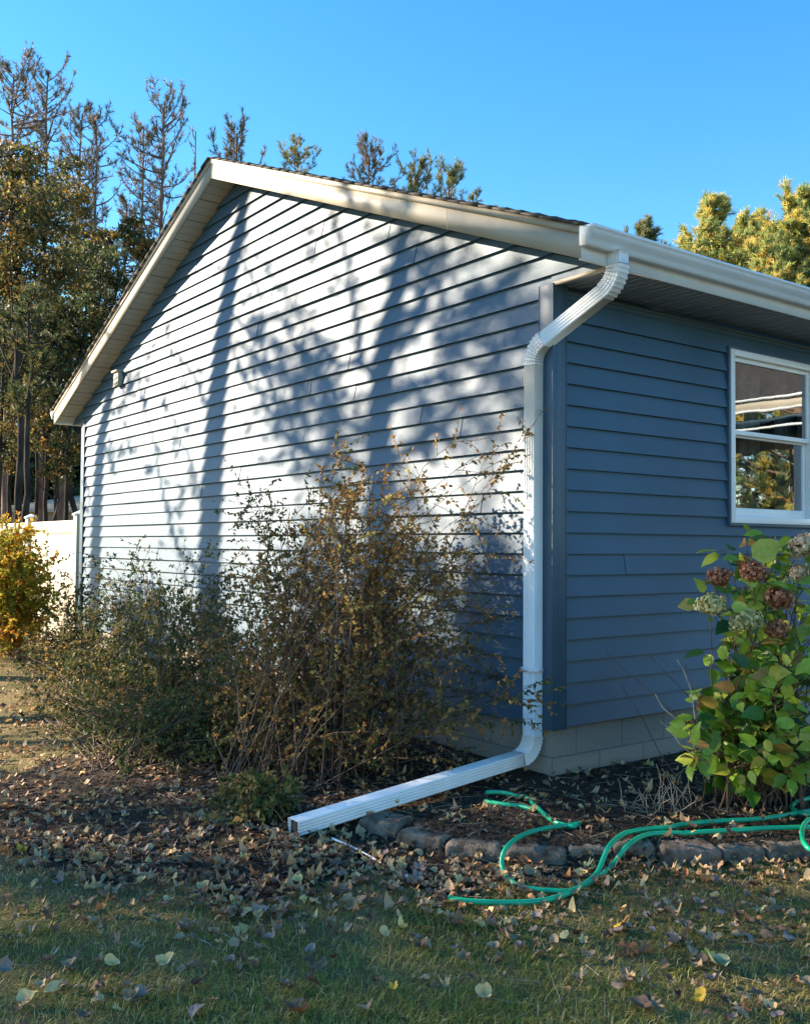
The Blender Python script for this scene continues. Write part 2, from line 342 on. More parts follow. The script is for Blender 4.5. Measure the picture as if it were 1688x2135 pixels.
# roof: stepped shingle courses on both slopes
s = MB(); sl_ = math.atan(.4)
n_c = int((YP+OE+.04)/.135)
for side in (1, -1):
    for c in range(n_c+1):
        a = c*.135; b = min(a+.15, YP+OE+.035)   # distance from the ridge
        if a >= b: continue
        segs = np.arange(-OR-.028, XL+.3, .9)
        for q in range(len(segs)-1):
            x0, x1 = segs[q], segs[q+1]
            if q == 0: x0 -= rr.uniform(0, .012)
            ya, yb = YP+side*a, YP+side*b
            za, zb = ZR+.182-.4*a, ZR+.182-.4*b
            t = .016+rr.uniform(0, .006)
            V = [(x0, ya, za), (x1, ya, za), (x1, yb, zb), (x0, yb, zb), (x0, ya, za+.008), (x1, ya, za+.008), (x1, yb, zb+t+.006), (x0, yb, zb+t+.006)]
            s.add(V, [(0, 3, 2, 1), (4, 5, 6, 7), (0, 1, 5, 4), (1, 2, 6, 5), (2, 3, 7, 6), (3, 0, 4, 7)], rr.uniform())
s.build('roof', M['shingle'], house)
# rake fascia boards, upper drip trim, soffits
def rake(side):
    ye = YP+side*(YP+OE)
    def slab(x0, x1, d0, d1, name, m, yend=ye, y_s=YP, bevel=0):
        q = MB(); 
        V = []
        for x in (x0, x1):
            for y in (y_s, yend):
                for d in (d0, d1): V.append((x, y, zr(y)+d))
        q.add(V, [(0, 1, 3, 2), (4, 6, 7, 5), (0, 2, 6, 4), (1, 5, 7, 3), (2, 3, 7, 6), (0, 4, 5, 1)]); return q.build(name, m, house, bevel=bevel)
    f = slab(-OR, -OR+.018, 0, .14, 'rake_fascia', M['cream'], y_s=YP+side*.0015)
    slab(-OR-.012, -OR+.01, .138, .18, 'drip_edge', M['cream'], yend=ye, y_s=YP+side*.0015)
    # soffit panels with grooves, running up the slope
    q = MB(); qg = MB(); d = 0
    y = 0.
    L = YP+OE
    while y < L:
        y2 = min(y+.295, L)
        ya, yb = YP+side*(y+.004), YP+side*y2
        V = [(-OR+.018, ya, zr(ya)+.012), (.0, ya, zr(ya)+.012), (.0, yb, zr(yb)+.012), (-OR+.018, yb, zr(yb)+.012)]
        q.add(V, [(0, 1, 2, 3) if side < 0 else (3, 2, 1, 0)]); 
        m_ = (y+y2)/2
        for c0 in (y+.10, y+.2):
            if c0 < L-.01:
                a1, a2 = YP+side*(c0-.002), YP+side*(c0+.002)
                qg.add([(-OR+.018, a1, zr(a1)+.0115), (.0, a1, zr(a1)+.0115), (.0, a2, zr(a2)+.0115), (-OR+.018, a2, zr(a2)+.0115)], [(0, 1, 2, 3)])
        a1, a2 = YP+side*(y2-.004), YP+side*(y2+.004)
        if y2 < L-.01: qg.add([(-OR+.018, a1, zr(a1)+.009), (.0, a1, zr(a1)+.009), (.0, a2, zr(a2)+.009), (-OR+.018, a2, zr(a2)+.009)], [(0, 1, 2, 3)])
        y = y2
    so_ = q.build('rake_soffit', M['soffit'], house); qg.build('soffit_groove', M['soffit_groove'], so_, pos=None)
for sd in (-1, 1): rake(sd)
# seam in the right-hand fascia board
ys_ = pl(932, 460, 0, -OR)[1]
q = MB(); q.add([(-OR-.0008, ys_-.0015, zr(ys_)+.001), (-OR-.0008, ys_+.0015, zr(ys_)+.001), (-OR-.0008, ys_+.0015, zr(ys_)+.137), (-OR-.0008, ys_-.0015, zr(ys_)+.137)], [(0, 1, 2, 3)]); q.build('fascia_joint', M['soffit_groove'], house)
# roof deck closing the top above the soffits
s = MB()
for side in (1, -1):
    ye = YP+side*(YP+OE)
    V = [(-OR+.02, YP, ZR+.178), (XL, YP, ZR+.178), (XL, ye, ZE+.178), (-OR+.02, ye, ZE+.178)]
    s.add(V, [(0, 1, 2, 3)])
s.build('roof_deck', M['dark'], house)
# eave soffits with ribs, front and rear
for (ya, yb) in ((-OE+.016, -.001), (W+.001, W+OE-.016)):
    q = MB(); x = -.0
    q.add([(-.0, ya, ZE+.002), (XL, ya, ZE+.002), (XL, yb, ZE+.002), (-.0, yb, ZE+.002)], [(0, 3, 2, 1)])
    so_ = q.build('eave_soffit', M['soffit_shaded'], house)
    q = MB()
    while x < XL:
        q.box((x, ya, ZE-.0045), (x+.006, yb, ZE+.001)); q.box((x+.07, ya, ZE-.0015), (x+.078, yb, ZE+.001)); q.box((x+.10, ya, ZE-.0015), (x+.108, yb, ZE+.001)); x += .145
    q.build('soffit_rib', M['soffit_shaded'], so_)
# front and rear eave fascia
s = MB(); s.box((-OR+.002, -OE-.001, ZE-.004), (XL, -OE+.015, ZE+.176)); s.build('eave_fascia', M['white'], house)
s = MB(); s.box((-OR+.002, W+OE-.015, ZE-.004), (XL, W+OE+.001, ZE+.176)); s.build('eave_fascia', M['white'], house)
for ya, yb, yc in ((0, -OE, YP-(ZR-21*E_)/.4), (W, W+OE, YP+(ZR-21*E_)/.4)):
    s = MB(); s.poly([(-.014, ya, ZE-.004), (-.014, yb, ZE-.002), (-.012, yc, 21*E_), (-.012, ya, 21*E_)], [(0, 1, 2, 3)]); s.build('return_siding', M['siding'], house)
s = MB(); s.box((-.026, -OE+.02, ZE-.016), (-.0, -.027, ZE+.004)); s.build('return_trim', M['cream'], house)
# gutters: K-shaped profile
def gutter(yf, sgn, x0=-.262, x1=XL):
    prof = [(0.002, .172), (.002, .068), (.052, .060), (.060, .064), (.066, .082), (.078, .098), (.094, .112), (.106, .130), (.108, .142), (.115, .145), (.115, .160), (.104, .160)]
    inner = [(a-.002 if a > .01 else a+.003, b+(.003 if b < .14 else 0)) for a, b in prof[::-1]]
    inner[0] = (.104, .157); inner[-1] = (.005, .172)
    q = MB(); P = prof+inner; n = len(P)
    V = [(x0, yf+sgn*a, ZE+b) for a, b in P]+[(x1, yf+sgn*a, ZE+b) for a, b in P]
    F = [(i, (i+1) % n, n+(i+1) % n, n+i) for i in range(n)]
    if sgn > 0: F = [f[::-1] for f in F]
    q.add(V, F)
    gt = q.build('gutter', M['white'], house)
    c = MB(); pc = prof[:10]+[(.115, .162), (.002, .175)]
    V = [(x0-.004, yf+sgn*a*1.02, ZE+b) for a, b in pc]+[(x0+.002, yf+sgn*a*1.02, ZE+b) for a, b in pc]; n = len(pc)
    c.poly(V, [tuple(range(n)), tuple(range(n, 2*n))[::-1]]+[(i, i+n, (i+1) % n+n, (i+1) % n) for i in range(n)])
    c.build('end_cap', M['white'], gt)
    return gt
gut = gutter(-OE, -1); gutter(W+OE, 1)
# downspout: ribbed rectangular pipe
def ribbed(a, b, nrib=4, depth=.0035, sc=1.):
    pts = []; c = .009
    def side(p, q, nv):
        out = []; p = np.array(p); q = np.array(q); nv = np.array(nv); L = np.linalg.norm(q-p)
        for k in range(nrib):
            t0 = (k+.5)/nrib
            for dt, dd in ((-.30, 0), (-.17, depth), (.17, depth), (.30, 0)):
                out.append(tuple(p+(q-p)*(t0+dt/nrib)-nv*dd))
        return out
    h, v = a/2*sc, b/2*sc
    pts += [(-h+c, -v)]+side((-h+c, -v), (h-c, -v), (0, -1))+[(h-c, -v), (h-.003, -v+.003), (h, -v+c)]
    pts += side((h, -v+c), (h, v-c), (1, 0))+[(h, v-c), (h-.003, v-.003), (h-c, v)]
    pts += side((h-c, v), (-h+c, v), (0, 1))+[(-h+c, v), (-h+.003, v-.003), (-h, v-c)]
    pts += side((-h, v-c), (-h, -v+c), (-1, 0))+[(-h, -v+c), (-h+.003, -v+.003)]
    return np.array(pts)
def arc(P0, P1, P2, r, n=14):
    P0, P1, P2 = map(np.array, (P0, P1, P2)); a = (P0-P1)/np.linalg.norm(P0-P1); b = (P2-P1)/np.linalg.norm(P2-P1)
    th = math.acos(np.clip(a@b, -1, 1)); d = r/math.tan(th/2); c = P1+(a+b)/np.linalg.norm(a+b)*r/math.sin(th/2)
    s0, s1 = P1+a*d, P1+b*d; u = (s0-c)/r; v = (s1-c)/r; om = math.acos(np.clip(u@v, -1, 1))
    return [c+r*(math.sin((1-t)*om)*u+math.sin(t*om)*v)/math.sin(om) for t in np.linspace(0, 1, n)]
ds_root = None
PA = (-.018, -.512, 2.685); PB = (-.018, -.512, 2.515); PC = (-.060, .098, 2.235); PD = (-.064, .098, -.165); PE = (-1.69, .078, -.312)
e1 = arc(PA, PB, PC, .15, 9); e2 = arc(PB, PC, PD, .15, 9); e3 = arc(PC, PD, PE, .12, 12)
Wd, Td = .096, .078     # across y / across x on the vertical run
def nrm(P): return np.array([1., 0, 0])
q = MB(); q.sweep([e2[-1]+np.array([0, 0, .02]), (e2[-1]+e3[0])/2, e3[0]-np.array([0, 0, .02])], (1., 0, 0), ribbed(Td, Wd))
ds = q.build('downspout', M['downspout'], gut)
def saw(P, hi_=.17):                        # folded crimps: each ring flares out, then steps back in
    Q = [P[0]]; f = [1.]
    for a, b in zip(P[:-1], P[1:]):
        if len(Q) > 1: Q.append(a+(b-a)*.06); f.append(.97)
        Q.append(a+(b-a)*.80); f.append(1+hi_*.6); Q.append(b); f.append(1+hi_*.45)
    f[-1] = 1.03; return np.array(Q), f
def part(P, N, name, crimp=False, sc=1.0):
    q = MB(); base = ribbed(Td, Wd, sc=sc)
    P = np.array(P); pr = []
    if crimp: P, fs = saw(P)
    for i in range(len(P)): pr.append(base*(fs[i] if crimp else 1.))
    q.sweep(P, N, np.array(pr)); return q.build(name, M['downspout'], gut)
part([PA, (np.array(PA)+e1[0])/2, e1[0]], (1., 0, 0), 'outlet')
part(e1, (1., 0, 0), 'upper_elbow', True, 1.03)
part([e1[-1], (e1[-1]+e2[0])/2, e2[0]], (1., 0, 0), 'offset_pipe')
part(e2, (1., 0, 0), 'lower_elbow', True, 1.03)
# bottom elbow and extension: turn towards -x; keep the wide face across y
def sweep2(P, name, crimp, sc=1.):
    q = MB(); base = ribbed(Wd, Td, sc=sc); P = np.array(P); fs = [1.]*len(P)
    if crimp: P, fs = saw(P, .12)
    pr = [base*f for f in fs]
    q.sweep(np.array(P), (0, 1., 0), np.array(pr), cap=not name.startswith('exten')); return q.build(name, M['downspout'], gut)
sweep2(e3, 'bottom_elbow', True, 1.03)
ex = [e3[-1]+(np.array(PE)-e3[-1])*t for t in (0, .12, .5, 1)]
xo = sweep2(ex, 'extension', False, 1.0)
q = MB(); q.box((-1.676, .036, -.347), (-1.672, .120, -.276)); q.build('mouth_shade', M['dark'], xo)  # dark plate standing in for the shade inside the open pipe end
sd_ = xo.modifiers.new('shell', 'SOLIDIFY'); sd_.thickness = .0012; sd_.offset = -1
for zz in (1.62, .32):
    q = MB(); q.box((-.108, .044, zz), (-.001, .0495, zz+.025)); q.box((-.108, .1465, zz), (-.001, .152, zz+.025)); q.box((-.112, .044, zz), (-.1055, .152, zz+.025))
    if zz < 1: q.build('strap', M['downspout'], gut)
# small dark louvred vent high on the gable wall
vt = MB(); vy, vz = 7.04, 2.99
vt.box((-.075, vy-.075, vz-.08), (-.012, vy+.075, vz+.09)); vt.box((-.10, vy-.09, vz+.075), (-.01, vy+.09, vz+.1)); vt.box((-.085, vy-.055, vz-.06), (-.0755, vy+.055, vz-.03)); vt.box((-.085, vy-.055, vz), (-.0755, vy+.055, vz+.03))
vt.build('wall_vent', M['cream'], house, bevel=.004)
# window
wf = MB(); fo = -.045
def ring(mb, x0, x1, z0, z1, t, y0, y1, tb=None, tt=None):
    tb = tb or t; tt = tt or t
    mb.box((x0, y0, z0), (x0+t, y1, z1)); mb.box((x1-t, y0, z0), (x1, y1, z1))
    mb.box((x0+t, y0, z0), (x1-t, y1, z0+tb)); mb.box((x0+t, y0, z1-tt), (x1-t, y1, z1))
ring(wf, WX0, WX1, WZ0, WZ1, .020, -.038, .05)
win = wf.build('window', M['trim_blue'], house, bevel=.002); 
wf = MB(); ring(wf, WX0+.0205, WX1-.0205, WZ0+.0205, WZ1-.0205, .045, -.046, .09, tb=.05); wf.build('window_frame', M['vinyl'], win, bevel=.003)
ix0, ix1 = WX0+.066, WX1-.066; iz0, iz1 = WZ0+.071, WZ1-.066; zm = 1.865
wf = MB(); ring(wf, ix0, ix1, zm-.012, iz1, .034, -.014, .018, tb=.032, tt=.03); wf.build('upper_sash', M['vinyl'], win, bevel=.002)
wf = MB(); ring(wf, ix0, ix1, iz0, zm+.01, .036, .022, .052, tb=.06); wf.build('lower_sash', M['vinyl'], win, bevel=.002)
q = MB(); q.add([(ix0+.03, .002, zm), (ix1-.03, .002, zm), (ix1-.03, .002, iz1-.02), (ix0+.03, .002, iz1-.02)], [(0, 1, 2, 3)]); q.build('pane', M['glass'], win)
q = MB(); q.add([(ix0+.03, .037, iz0+.04), (ix1-.03, .037, iz0+.04), (ix1-.03, .037, zm), (ix0+.03, .037, zm)], [(0, 1, 2, 3)]); q.build('pane', M['glass'], win)
q = MB()   # hanging curtains inside
for (c0, c1) in ((ix0-.1, ix0+.17), (ix0+.30, ix0+.62), (ix1-.18, ix1+.1)):
    xx = np.linspace(c0, c1, 40); yy = .16+.02*np.sin(xx*70)+.006*np.sin(xx*190)
    V = [(a, b, 1.0) for a, b in zip(xx, yy)]+[(a, b, 2.5) for a, b in zip(xx, yy)]
    q.add(V, [(i, i+1, 41+i, 40+i) for i in range(39)])
q.build('curtain', M['curtain'], win)
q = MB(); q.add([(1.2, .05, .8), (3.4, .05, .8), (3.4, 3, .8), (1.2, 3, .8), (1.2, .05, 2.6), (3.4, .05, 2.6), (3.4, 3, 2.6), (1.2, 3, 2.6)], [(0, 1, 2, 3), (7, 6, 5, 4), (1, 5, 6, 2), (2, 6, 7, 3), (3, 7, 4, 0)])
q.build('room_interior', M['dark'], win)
# open porch further along the front, out of the picture but seen mirrored in the window
PX = 6.3
q = MB()
for c in range(24):
    a = c*.14
    x0 = PX+a; z0 = 2.86+a*.42
    q.add([(x0, -.46, z0), (x0, -9, z0), (x0+.15, -9, z0+.06), (x0+.15, -.46, z0+.06), (x0, -.46, z0-.012), (x0, -9, z0-.012)], [(0, 1, 2, 3), (4, 5, 1, 0)], rr.uniform())
pr_ = q.build('porch_roof', M['shingle'], house)
for z0_, z1_, xo_, nm_, mm_ in ((2.835, 2.86, -.10, 'porch_gutter', 'white'), (2.72, 2.833, -.06, 'porch_fascia', 'cream'), (2.695, 2.718, -.08, 'porch_trim', 'white'), (2.50, 2.525, 0, 'porch_beam', 'white')):
    q = MB(); q.box((PX+xo_, -9, z0_), (PX+xo_+.05, -.7, z1_)); q.build(nm_, M[mm_], pr_)
q = MB(); q.box((PX+.03, -9, 2.6), (PX+3.3, -.5, 2.63)); q.build('porch_ceiling', M['trim_blue'], pr_)
for yy in (-9, -5):
    q = MB(); q.box((PX+.3, yy, -.5), (PX+.42, yy+.12, 2.6)); q.build('porch_post', M['white'], pr_)

# ------------------------------------------------------------------ fence beyond the rear corner
fe = thing('fence', 'cream vinyl privacy fence running on from the rear corner of the house', 'fence', (0.03, 8.45, -.4))
FT = 1.36
def fpost(y):
    q = MB(); q.box((-.03, y-.0625, -.6), (.095, y+.0625, FT+.06)); p = q.build('post', M['fence'], fe, bevel=.004)
    q = MB(); z = FT+.06
    q.box((-.045, y-.0775, z), (.11, y+.0775, z+.022)); q.add([(-.045, y-.0775, z+.022), (.11, y-.0775, z+.022), (.11, y+.0775, z+.022), (-.045, y+.0775, z+.022), (.032, y, z+.07)], [(0, 1, 4), (1, 2, 4), (2, 3, 4), (3, 0, 4)])
    q.build('post_cap', M['white'], p)
fys = [8.55, 10.75, 12.95, 15.15]
for y in fys: fpost(y)
for a, b in zip(fys[:-1], fys[1:]):
    q = MB(); q.box((.005, a+.064, FT-.17), (.06, b-.064, FT)); q.build('rail', M['fence'], fe, bevel=.003)
    q = MB(); q.box((.005, a+.064, -.42), (.06, b-.064, -.27)); q.build('rail', M['fence'], fe, bevel=.003)
    q = MB(); y = a+.066
    while y < b-.08: q.box((.018, y, -.272), (.046, min(y+.148, b-.066), FT-.168)); y += .1505
    q.build('panel', M['fence'], fe, bevel=.002)

# far outbuilding seen between trunks
c = at(105, 1052, 40.); gz = 0.0
ob = thing('outbuilding', 'small distant building with tan roof seen between the tree trunks', 'building', (c[0], c[1], 0))
ux = RT*1; uy = np.array([FW[0], FW[1], 0]); uy /= np.linalg.norm(uy); ux = np.array([uy[1], -uy[0], 0])
def obp(a, b, z): return tuple(np.array([c[0], c[1], 0])+ux*a+uy*b+np.array([0, 0, z]))
q = MB(); n_l = 12; zt = at(100, 1062, 40.)[2]; zb = -.3
for k in range(n_l):
    z0 = zb+(zt-zb)*k/n_l; z1 = zb+(zt-zb)*(k+1)/n_l
    V = [obp(-1.9, -.03, z0), obp(5.4, -.03, z0), obp(5.4, 0, z1), obp(-1.9, 0, z1), obp(-1.9, 0, z0), obp(5.4, 0, z0)]
    q.add(V, [(0, 1, 2, 3), (4, 5, 1, 0)])
q.build('wall', M['brickwall'], ob)
q = MB(); zp = at(100, 1022, 40.)[2]
q.poly([obp(-2.3, -.4, zt), obp(5.6, -.4, zt), obp(5.6, 4, zp+.2), obp(-.1, 4, zp), obp(-2.3, -.4, zt-.12), obp(5.6, -.4, zt-.12)], [(0, 1, 2, 3), (4, 5, 1, 0)])
q.build('roof', M['tanroof'], ob)

# ------------------------------------------------------------------ foliage builders
def rvec(n, g_): v = g_.normal(size=(n, 3)); return v/np.linalg.norm(v, axis=1)[:, None]
def kites(mb, P, L, Wf, dirs, nors, rnd):
    """leaf shapes: 4-point kites along dirs, folded a little"""
    n = len(P); P = np.asarray(P); L = np.broadcast_to(L, (n,))[:, None]; side = np.cross(dirs, nors); side /= np.linalg.norm(side, axis=1)[:, None]+1e-9
    nn = np.cross(side, dirs)
    a = P; b = P+dirs*L*.42+side*L*Wf*.5+nn*L*.07; c_ = P+dirs*L-nn*L*.04; d = P+dirs*L*.42-side*L*Wf*.5+nn*L*.07
    V = np.stack([a, b, c_, d], 1).reshape(-1, 3); k = np.arange(n)*4
    F = np.concatenate([np.stack([k, k+1, k+2], 1), np.stack([k, k+2, k+3], 1)])
    mb.add(V, F, np.concatenate([np.broadcast_to(rnd, (n,))]*2))
def leaves6(mb, P, L, Wf, dirs, nors, rnd):
    """rounder six-point leaves with a mid-rib fold"""
    n = len(P); P = np.asarray(P); L = np.broadcast_to(L, (n,))[:, None]; side = np.cross(dirs, nors); side /= np.linalg.norm(side, axis=1)[:, None]+1e-9
    nn = np.cross(side, dirs); h = L*Wf*.5
    pts = [P, P+dirs*L*.16+side*h*.85+nn*L*.05, P+dirs*L*.5+side*h+nn*L*.08, P+dirs*L*.80+side*h*.52+nn*L*.04, P+dirs*L*1.05-nn*L*.10, P+dirs*L*.78-side*h*.56+nn*L*.03, P+dirs*L*.5-side*h+nn*L*.08, P+dirs*L*.16-side*h*.85+nn*L*.05, P+dirs*L*.5]
    V = np.stack(pts, 1).reshape(-1, 3); k = (np.arange(n)*9)[:, None]
    F = np.concatenate([k+np.array([[0, 1, 8]]), k+np.array([[1, 2, 8]]), k+np.array([[2, 3, 8]]), k+np.array([[3, 4, 8]]), k+np.array([[4, 5, 8]]), k+np.array([[5, 6, 8]]), k+np.array([[6, 7, 8]]), k+np.array([[7, 0, 8]])])
    mb.add(V, F, np.tile(np.broadcast_to(rnd, (n,)), 8))
def needles(mb, C, D, g_, n=14, L=.16, w_=.010, spread=.9):
    """tuft of needles at each centre C pointing broadly along D"""
    C = np.asarray(C); m = len(C)
    P = np.repeat(C, n, 0); D = np.repeat(np.asarray(D), n, 0); v = D+rvec(m*n, g_)*spread; v /= np.linalg.norm(v, axis=1)[:, None]
    s_ = np.cross(v, rvec(m*n, g_)); s_ /= np.linalg.norm(s_, axis=1)[:, None]+1e-9
    l_ = L*g_.uniform(.7, 1.2, (m*n, 1)); P = P-np.repeat(np.asarray(D[::n]), n, 0)*g_.uniform(0, .10, (m*n, 1))
    V = np.stack([P-s_*w_, P+s_*w_, P+v*l_], 1).reshape(-1, 3); mb.add(V, np.arange(m*n*3).reshape(-1, 3), np.repeat(g_.uniform(0, 1, m), n))
def limb(p, d, L, g_, n=6, up=.1, wob=.12):
    P = [np.array(p, float)]; d = np.array(d, float); d /= np.linalg.norm(d)
    for i in range(n):
        P.append(P[-1]+d*L/n); d = d+np.array([0, 0, up])+g_.normal(size=3)*wob; d /= np.linalg.norm(d)
    return np.array(P)

pine_cols = [(0, (.09, .13, .05)), (.45, (.17, .21, .09)), (.8, (.28, .28, .13)), (1, (.42, .30, .14))]
M['pine'] = leafmat('pine_needles', pine_cols, .45)
M['pine_brown'] = leafmat('thin_browning_needles', [(0, (.10, .12, .08)), (.5, (.17, .17, .12)), (.8, (.26, .19, .15)), (1, (.34, .19, .13))], .25)
M['pine_gold'] = leafmat('gold_green_needles', [(0, (.16, .22, .09)), (.35, (.32, .40, .14)), (.6, (.52, .55, .18)), (.82, (.76, .60, .15)), (1, (.82, .50, .14))], .55)
M['oak'] = leafmat('autumn_oak_leaves', [(0, (.05, .07, .022)), (.4, (.11, .12, .04)), (.68, (.20, .14, .045)), (.88, (.38, .19, .05)), (1, (.50, .36, .08))], .5)
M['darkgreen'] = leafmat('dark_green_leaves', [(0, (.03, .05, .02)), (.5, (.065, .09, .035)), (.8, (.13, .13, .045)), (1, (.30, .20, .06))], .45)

def pine(label, base, top, crown_from, spread, seed, m='pine', limbs=46, tuft=6, grp='tall pines behind the house', trunk_r=.13, prof=None, needle=12, nl=.145, up=.16, bark='pinebark', nw=.0085):
    g_ = np.random.default_rng(seed); base = np.array(base, float); top = np.array(top, float); H = top[2]-base[2]
    t = thing('pine_tree', label, 'tree', tuple(base), grp)
    n = 14; tt = np.linspace(0, 1, n)[:, None]; P = base+(top-base)*tt+np.concatenate([g_.normal(size=(n, 2))*.025, np.zeros((n, 1))], 1)*(tt > 0)*(tt < 1)
    tr = MB(); tr.tube(P, trunk_r*(1-.88*tt[:, 0])+.008, 8)
    br = MB(); nd = MB(); C = []; D = []
    for i in range(limbs):
        f = crown_from+(1-crown_from)*((i+g_.uniform())/limbs)
        q = (1-f)/(1-crown_from); r_ = spread*(prof(q) if prof else min(1, .38+2.6*q)*(1-.35*q))*g_.uniform(.4, 1.25)
        p = base+(top-base)*f; a = g_.uniform(0, 2*math.pi)
        d = np.array([math.cos(a), math.sin(a), g_.uniform(.0, .45)+.5*(f > .93)])
        L_ = limb(p, d, r_, g_, 6, up, .10); br.tube(L_, np.linspace(.012+.012*r_, .005, 7), 4, cap=False)
        for s_ in range(tuft):
            k = int(g_.integers(2, 7)); q0 = L_[k]; dd = (L_[k]-L_[k-1]); dd /= np.linalg.norm(dd); dd = dd+g_.normal(size=3)*.6+np.array([0, 0, .35]); dd /= np.linalg.norm(dd)
            l2 = g_.uniform(.12, .38)*min(1, r_/1.2+.3); Q = limb(q0, dd, l2, g_, 3, .18, .1); br.tube(Q, [.008, .006, .005, .004], 3, cap=False)
            C.append(Q[-1]); D.append((Q[-1]-Q[-2])/np.linalg.norm(Q[-1]-Q[-2]))
            if g_.uniform() < .5: C.append(Q[-2]); D.append(dd)
        C.append(L_[-1]); D.append((L_[-1]-L_[-2])/np.linalg.norm(L_[-1]-L_[-2]))
    needles(nd, C, D, g_, needle, nl, nw)
    o = tr.build('trunk', M[bark], t, smooth=True); br.build('limbs', M[bark], o); nd.build('crown', M[m], t)
    return t
def leafy(label, base, H, clumps, seed, m='oak', n_leaf=9000, leaf=.10, cat='tree', name='oak_tree', grp=None, trunk_r=.16, bark='bark', fill=.55):
    """broad-leaved tree; clumps: (centre, radius) list in world space that the limbs reach for"""
    g_ = np.random.default_rng(seed); base = np.array(base, float); t = thing(name, label, cat, tuple(base), grp)
    tr = MB(); lim = MB(); lf = MB(); top = base+np.array([g_.normal()*.3, g_.normal()*.3, H*.85])
    n = 12; tt = np.linspace(0, 1, n)[:, None]; P = base+(top-base)*tt; P[1:-1, :2] += g_.normal(size=(n-2, 2))*.07
    tr.tube(P, trunk_r*(1-.8*tt[:, 0]), 8)
    vol = np.array([r**2 for _, r in clumps]); vol = vol/vol.sum()
    for (cc, r), vv in zip(clumps, vol):
        cc = np.array(cc, float); f = np.clip((cc[2]-base[2])/H*.75, .42, .95); p = base+(top-base)*f
        mid = (p+cc)/2+g_.normal(size=3)*r*.15; k = np.linspace(0, 1, 7)[:, None]; Q = (1-k)**2*p+2*k*(1-k)*mid+k*k*cc
        lim.tube(Q, np.linspace(trunk_r*.24, .015, 7), 5, cap=False)
        nt_ = max(8, int(n_leaf*vv/22))
        for _ in range(nt_):
            d = rvec(1, g_)[0]; e = cc+d*r*g_.uniform(.35, 1.)**.6*np.array([1, 1, .85]); s0 = cc+(e-cc)*g_.uniform(.1, .4)
            lim.tube(np.array([s0, (s0+e)/2+g_.normal(size=3)*.05, e]), [.012, .008, .004], 3, cap=False)
            m_ = 22; pp = e+(g_.normal(size=(m_, 3))*r*.11*np.array([1, 1, .8]))
            dr = rvec(m_, g_)+np.array([0, 0, -.4]); dr /= np.linalg.norm(dr, axis=1)[:, None]
            kites(lf, pp, leaf*g_.uniform(.6, 1.2, m_), .7, dr, rvec(m_, g_), np.clip(g_.normal(g_.uniform(.1, .85), .14, m_), 0, 1))
    o = tr.build('trunk', M[bark], t, smooth=True); lim.build('limbs', M[bark], o); lf.build('crown', M[m], t)
    return t

# ------------------------------------------------------------------ trees behind the house
def gbase(p): return (p[0], p[1], float(T(p[0], p[1]))-.1)
def bg_pine(label, u, v, dep, spx, cf, seed, m='pine_brown', u2=None, **k):
    top = at(u, v+26, dep); b = at(u2 if u2 is not None else u, v, dep)
    return pine(label, gbase(b), top, cf, spx*dep/FOC*(1.3 if u < 1100 else 1), seed, m, **k)
GP = 'pines with bare trunks left of the gable'
bg_pine('leftmost tall pine with tufted crown rising over the autumn oaks', 30, 128, 30, 105, .55, 1, limbs=90, tuft=10, grp=GP)
bg_pine('tall pine whose one long upper limb reaches right against the sky', 100, 138, 31, 95, .5, 2, limbs=84, tuft=9, grp=GP)
bg_pine('thin pine with reddish sparse crown, first right of the oak mass', 172, 212, 31, 55, .45, 3, limbs=76, tuft=8, grp=GP, u2=140, trunk_r=.11)
bg_pine('slim bare-trunked pine with short drooping limbs, second right of the oak mass', 200, 222, 29, 70, .40, 4, limbs=76, tuft=7, grp=GP, u2=212, trunk_r=.11, up=.22)
bg_pine('forked-looking pine with browning tufts just left of the tallest bare pine', 300, 240, 32, 62, .36, 5, limbs=90, tuft=8, grp=GP, trunk_r=.10)
bg_pine('tallest bare-trunked pine with rounded tufted top left of the gable peak', 343, 186, 30, 85, .50, 6, limbs=84, tuft=8, grp=GP, u2=336, trunk_r=.13, up=.22)
bg_pine('almost leafless young tree with upswept twigs beside the gable slope', 408, 248, 32, 48, .35, 7, limbs=38, tuft=2, grp=GP, trunk_r=.08, needle=4, up=.35)
bg_pine('low pine filling the gap between the bare trunks and the roof slope', 265, 400, 28, 75, .30, 8, limbs=70, tuft=7, grp=GP)
bg_pine('short green pine close behind the lower roof slope', 225, 520, 26, 80, .30, 9, 'pine', limbs=80, tuft=8, grp=GP)
GR = 'pine tops showing above the roof'
bg_pine('pine top with grey-green tufts right behind the gable peak', 495, 252, 30, 75, .62, 11, 'pine_brown', limbs=66, tuft=12, grp=GR)
bg_pine('dark pine top, first right of the gable peak', 622, 292, 31, 52, .68, 12, 'pine', limbs=56, tuft=12, grp=GR)
bg_pine('pine top with round open crown above the middle of the roof slope', 770, 300, 30, 62, .66, 13, 'pine_brown', limbs=62, tuft=13, grp=GR)
bg_pine('bushy pine top, left one of the close pair above the roof slope', 870, 332, 30, 58, .68, 14, 'pine', limbs=62, tuft=13, grp=GR)
bg_pine('greener pine top, right one of the close pair above the roof slope', 934, 338, 31, 58, .66, 15, 'pine', limbs=62, tuft=13, grp=GR)
bg_pine('thin leader of a pine just right of the close pair', 986, 380, 31, 24, .80, 16, 'pine', limbs=18, tuft=5, grp=GR)
bg_pine('tiny pine tip peeping over the lower roof slope', 1040, 412, 30, 22, .82, 17, 'pine', limbs=18, tuft=5, grp=GR)
bg_pine('lowest and rightmost tiny pine tip over the roof slope', 1077, 428, 30, 14, .85, 18, 'pine', limbs=12, tuft=4, grp=GR)
GG = 'dense evergreens behind the right end of the gutter'
dn = dict(needle=16, nl=.15, nw=.010, up=.12)
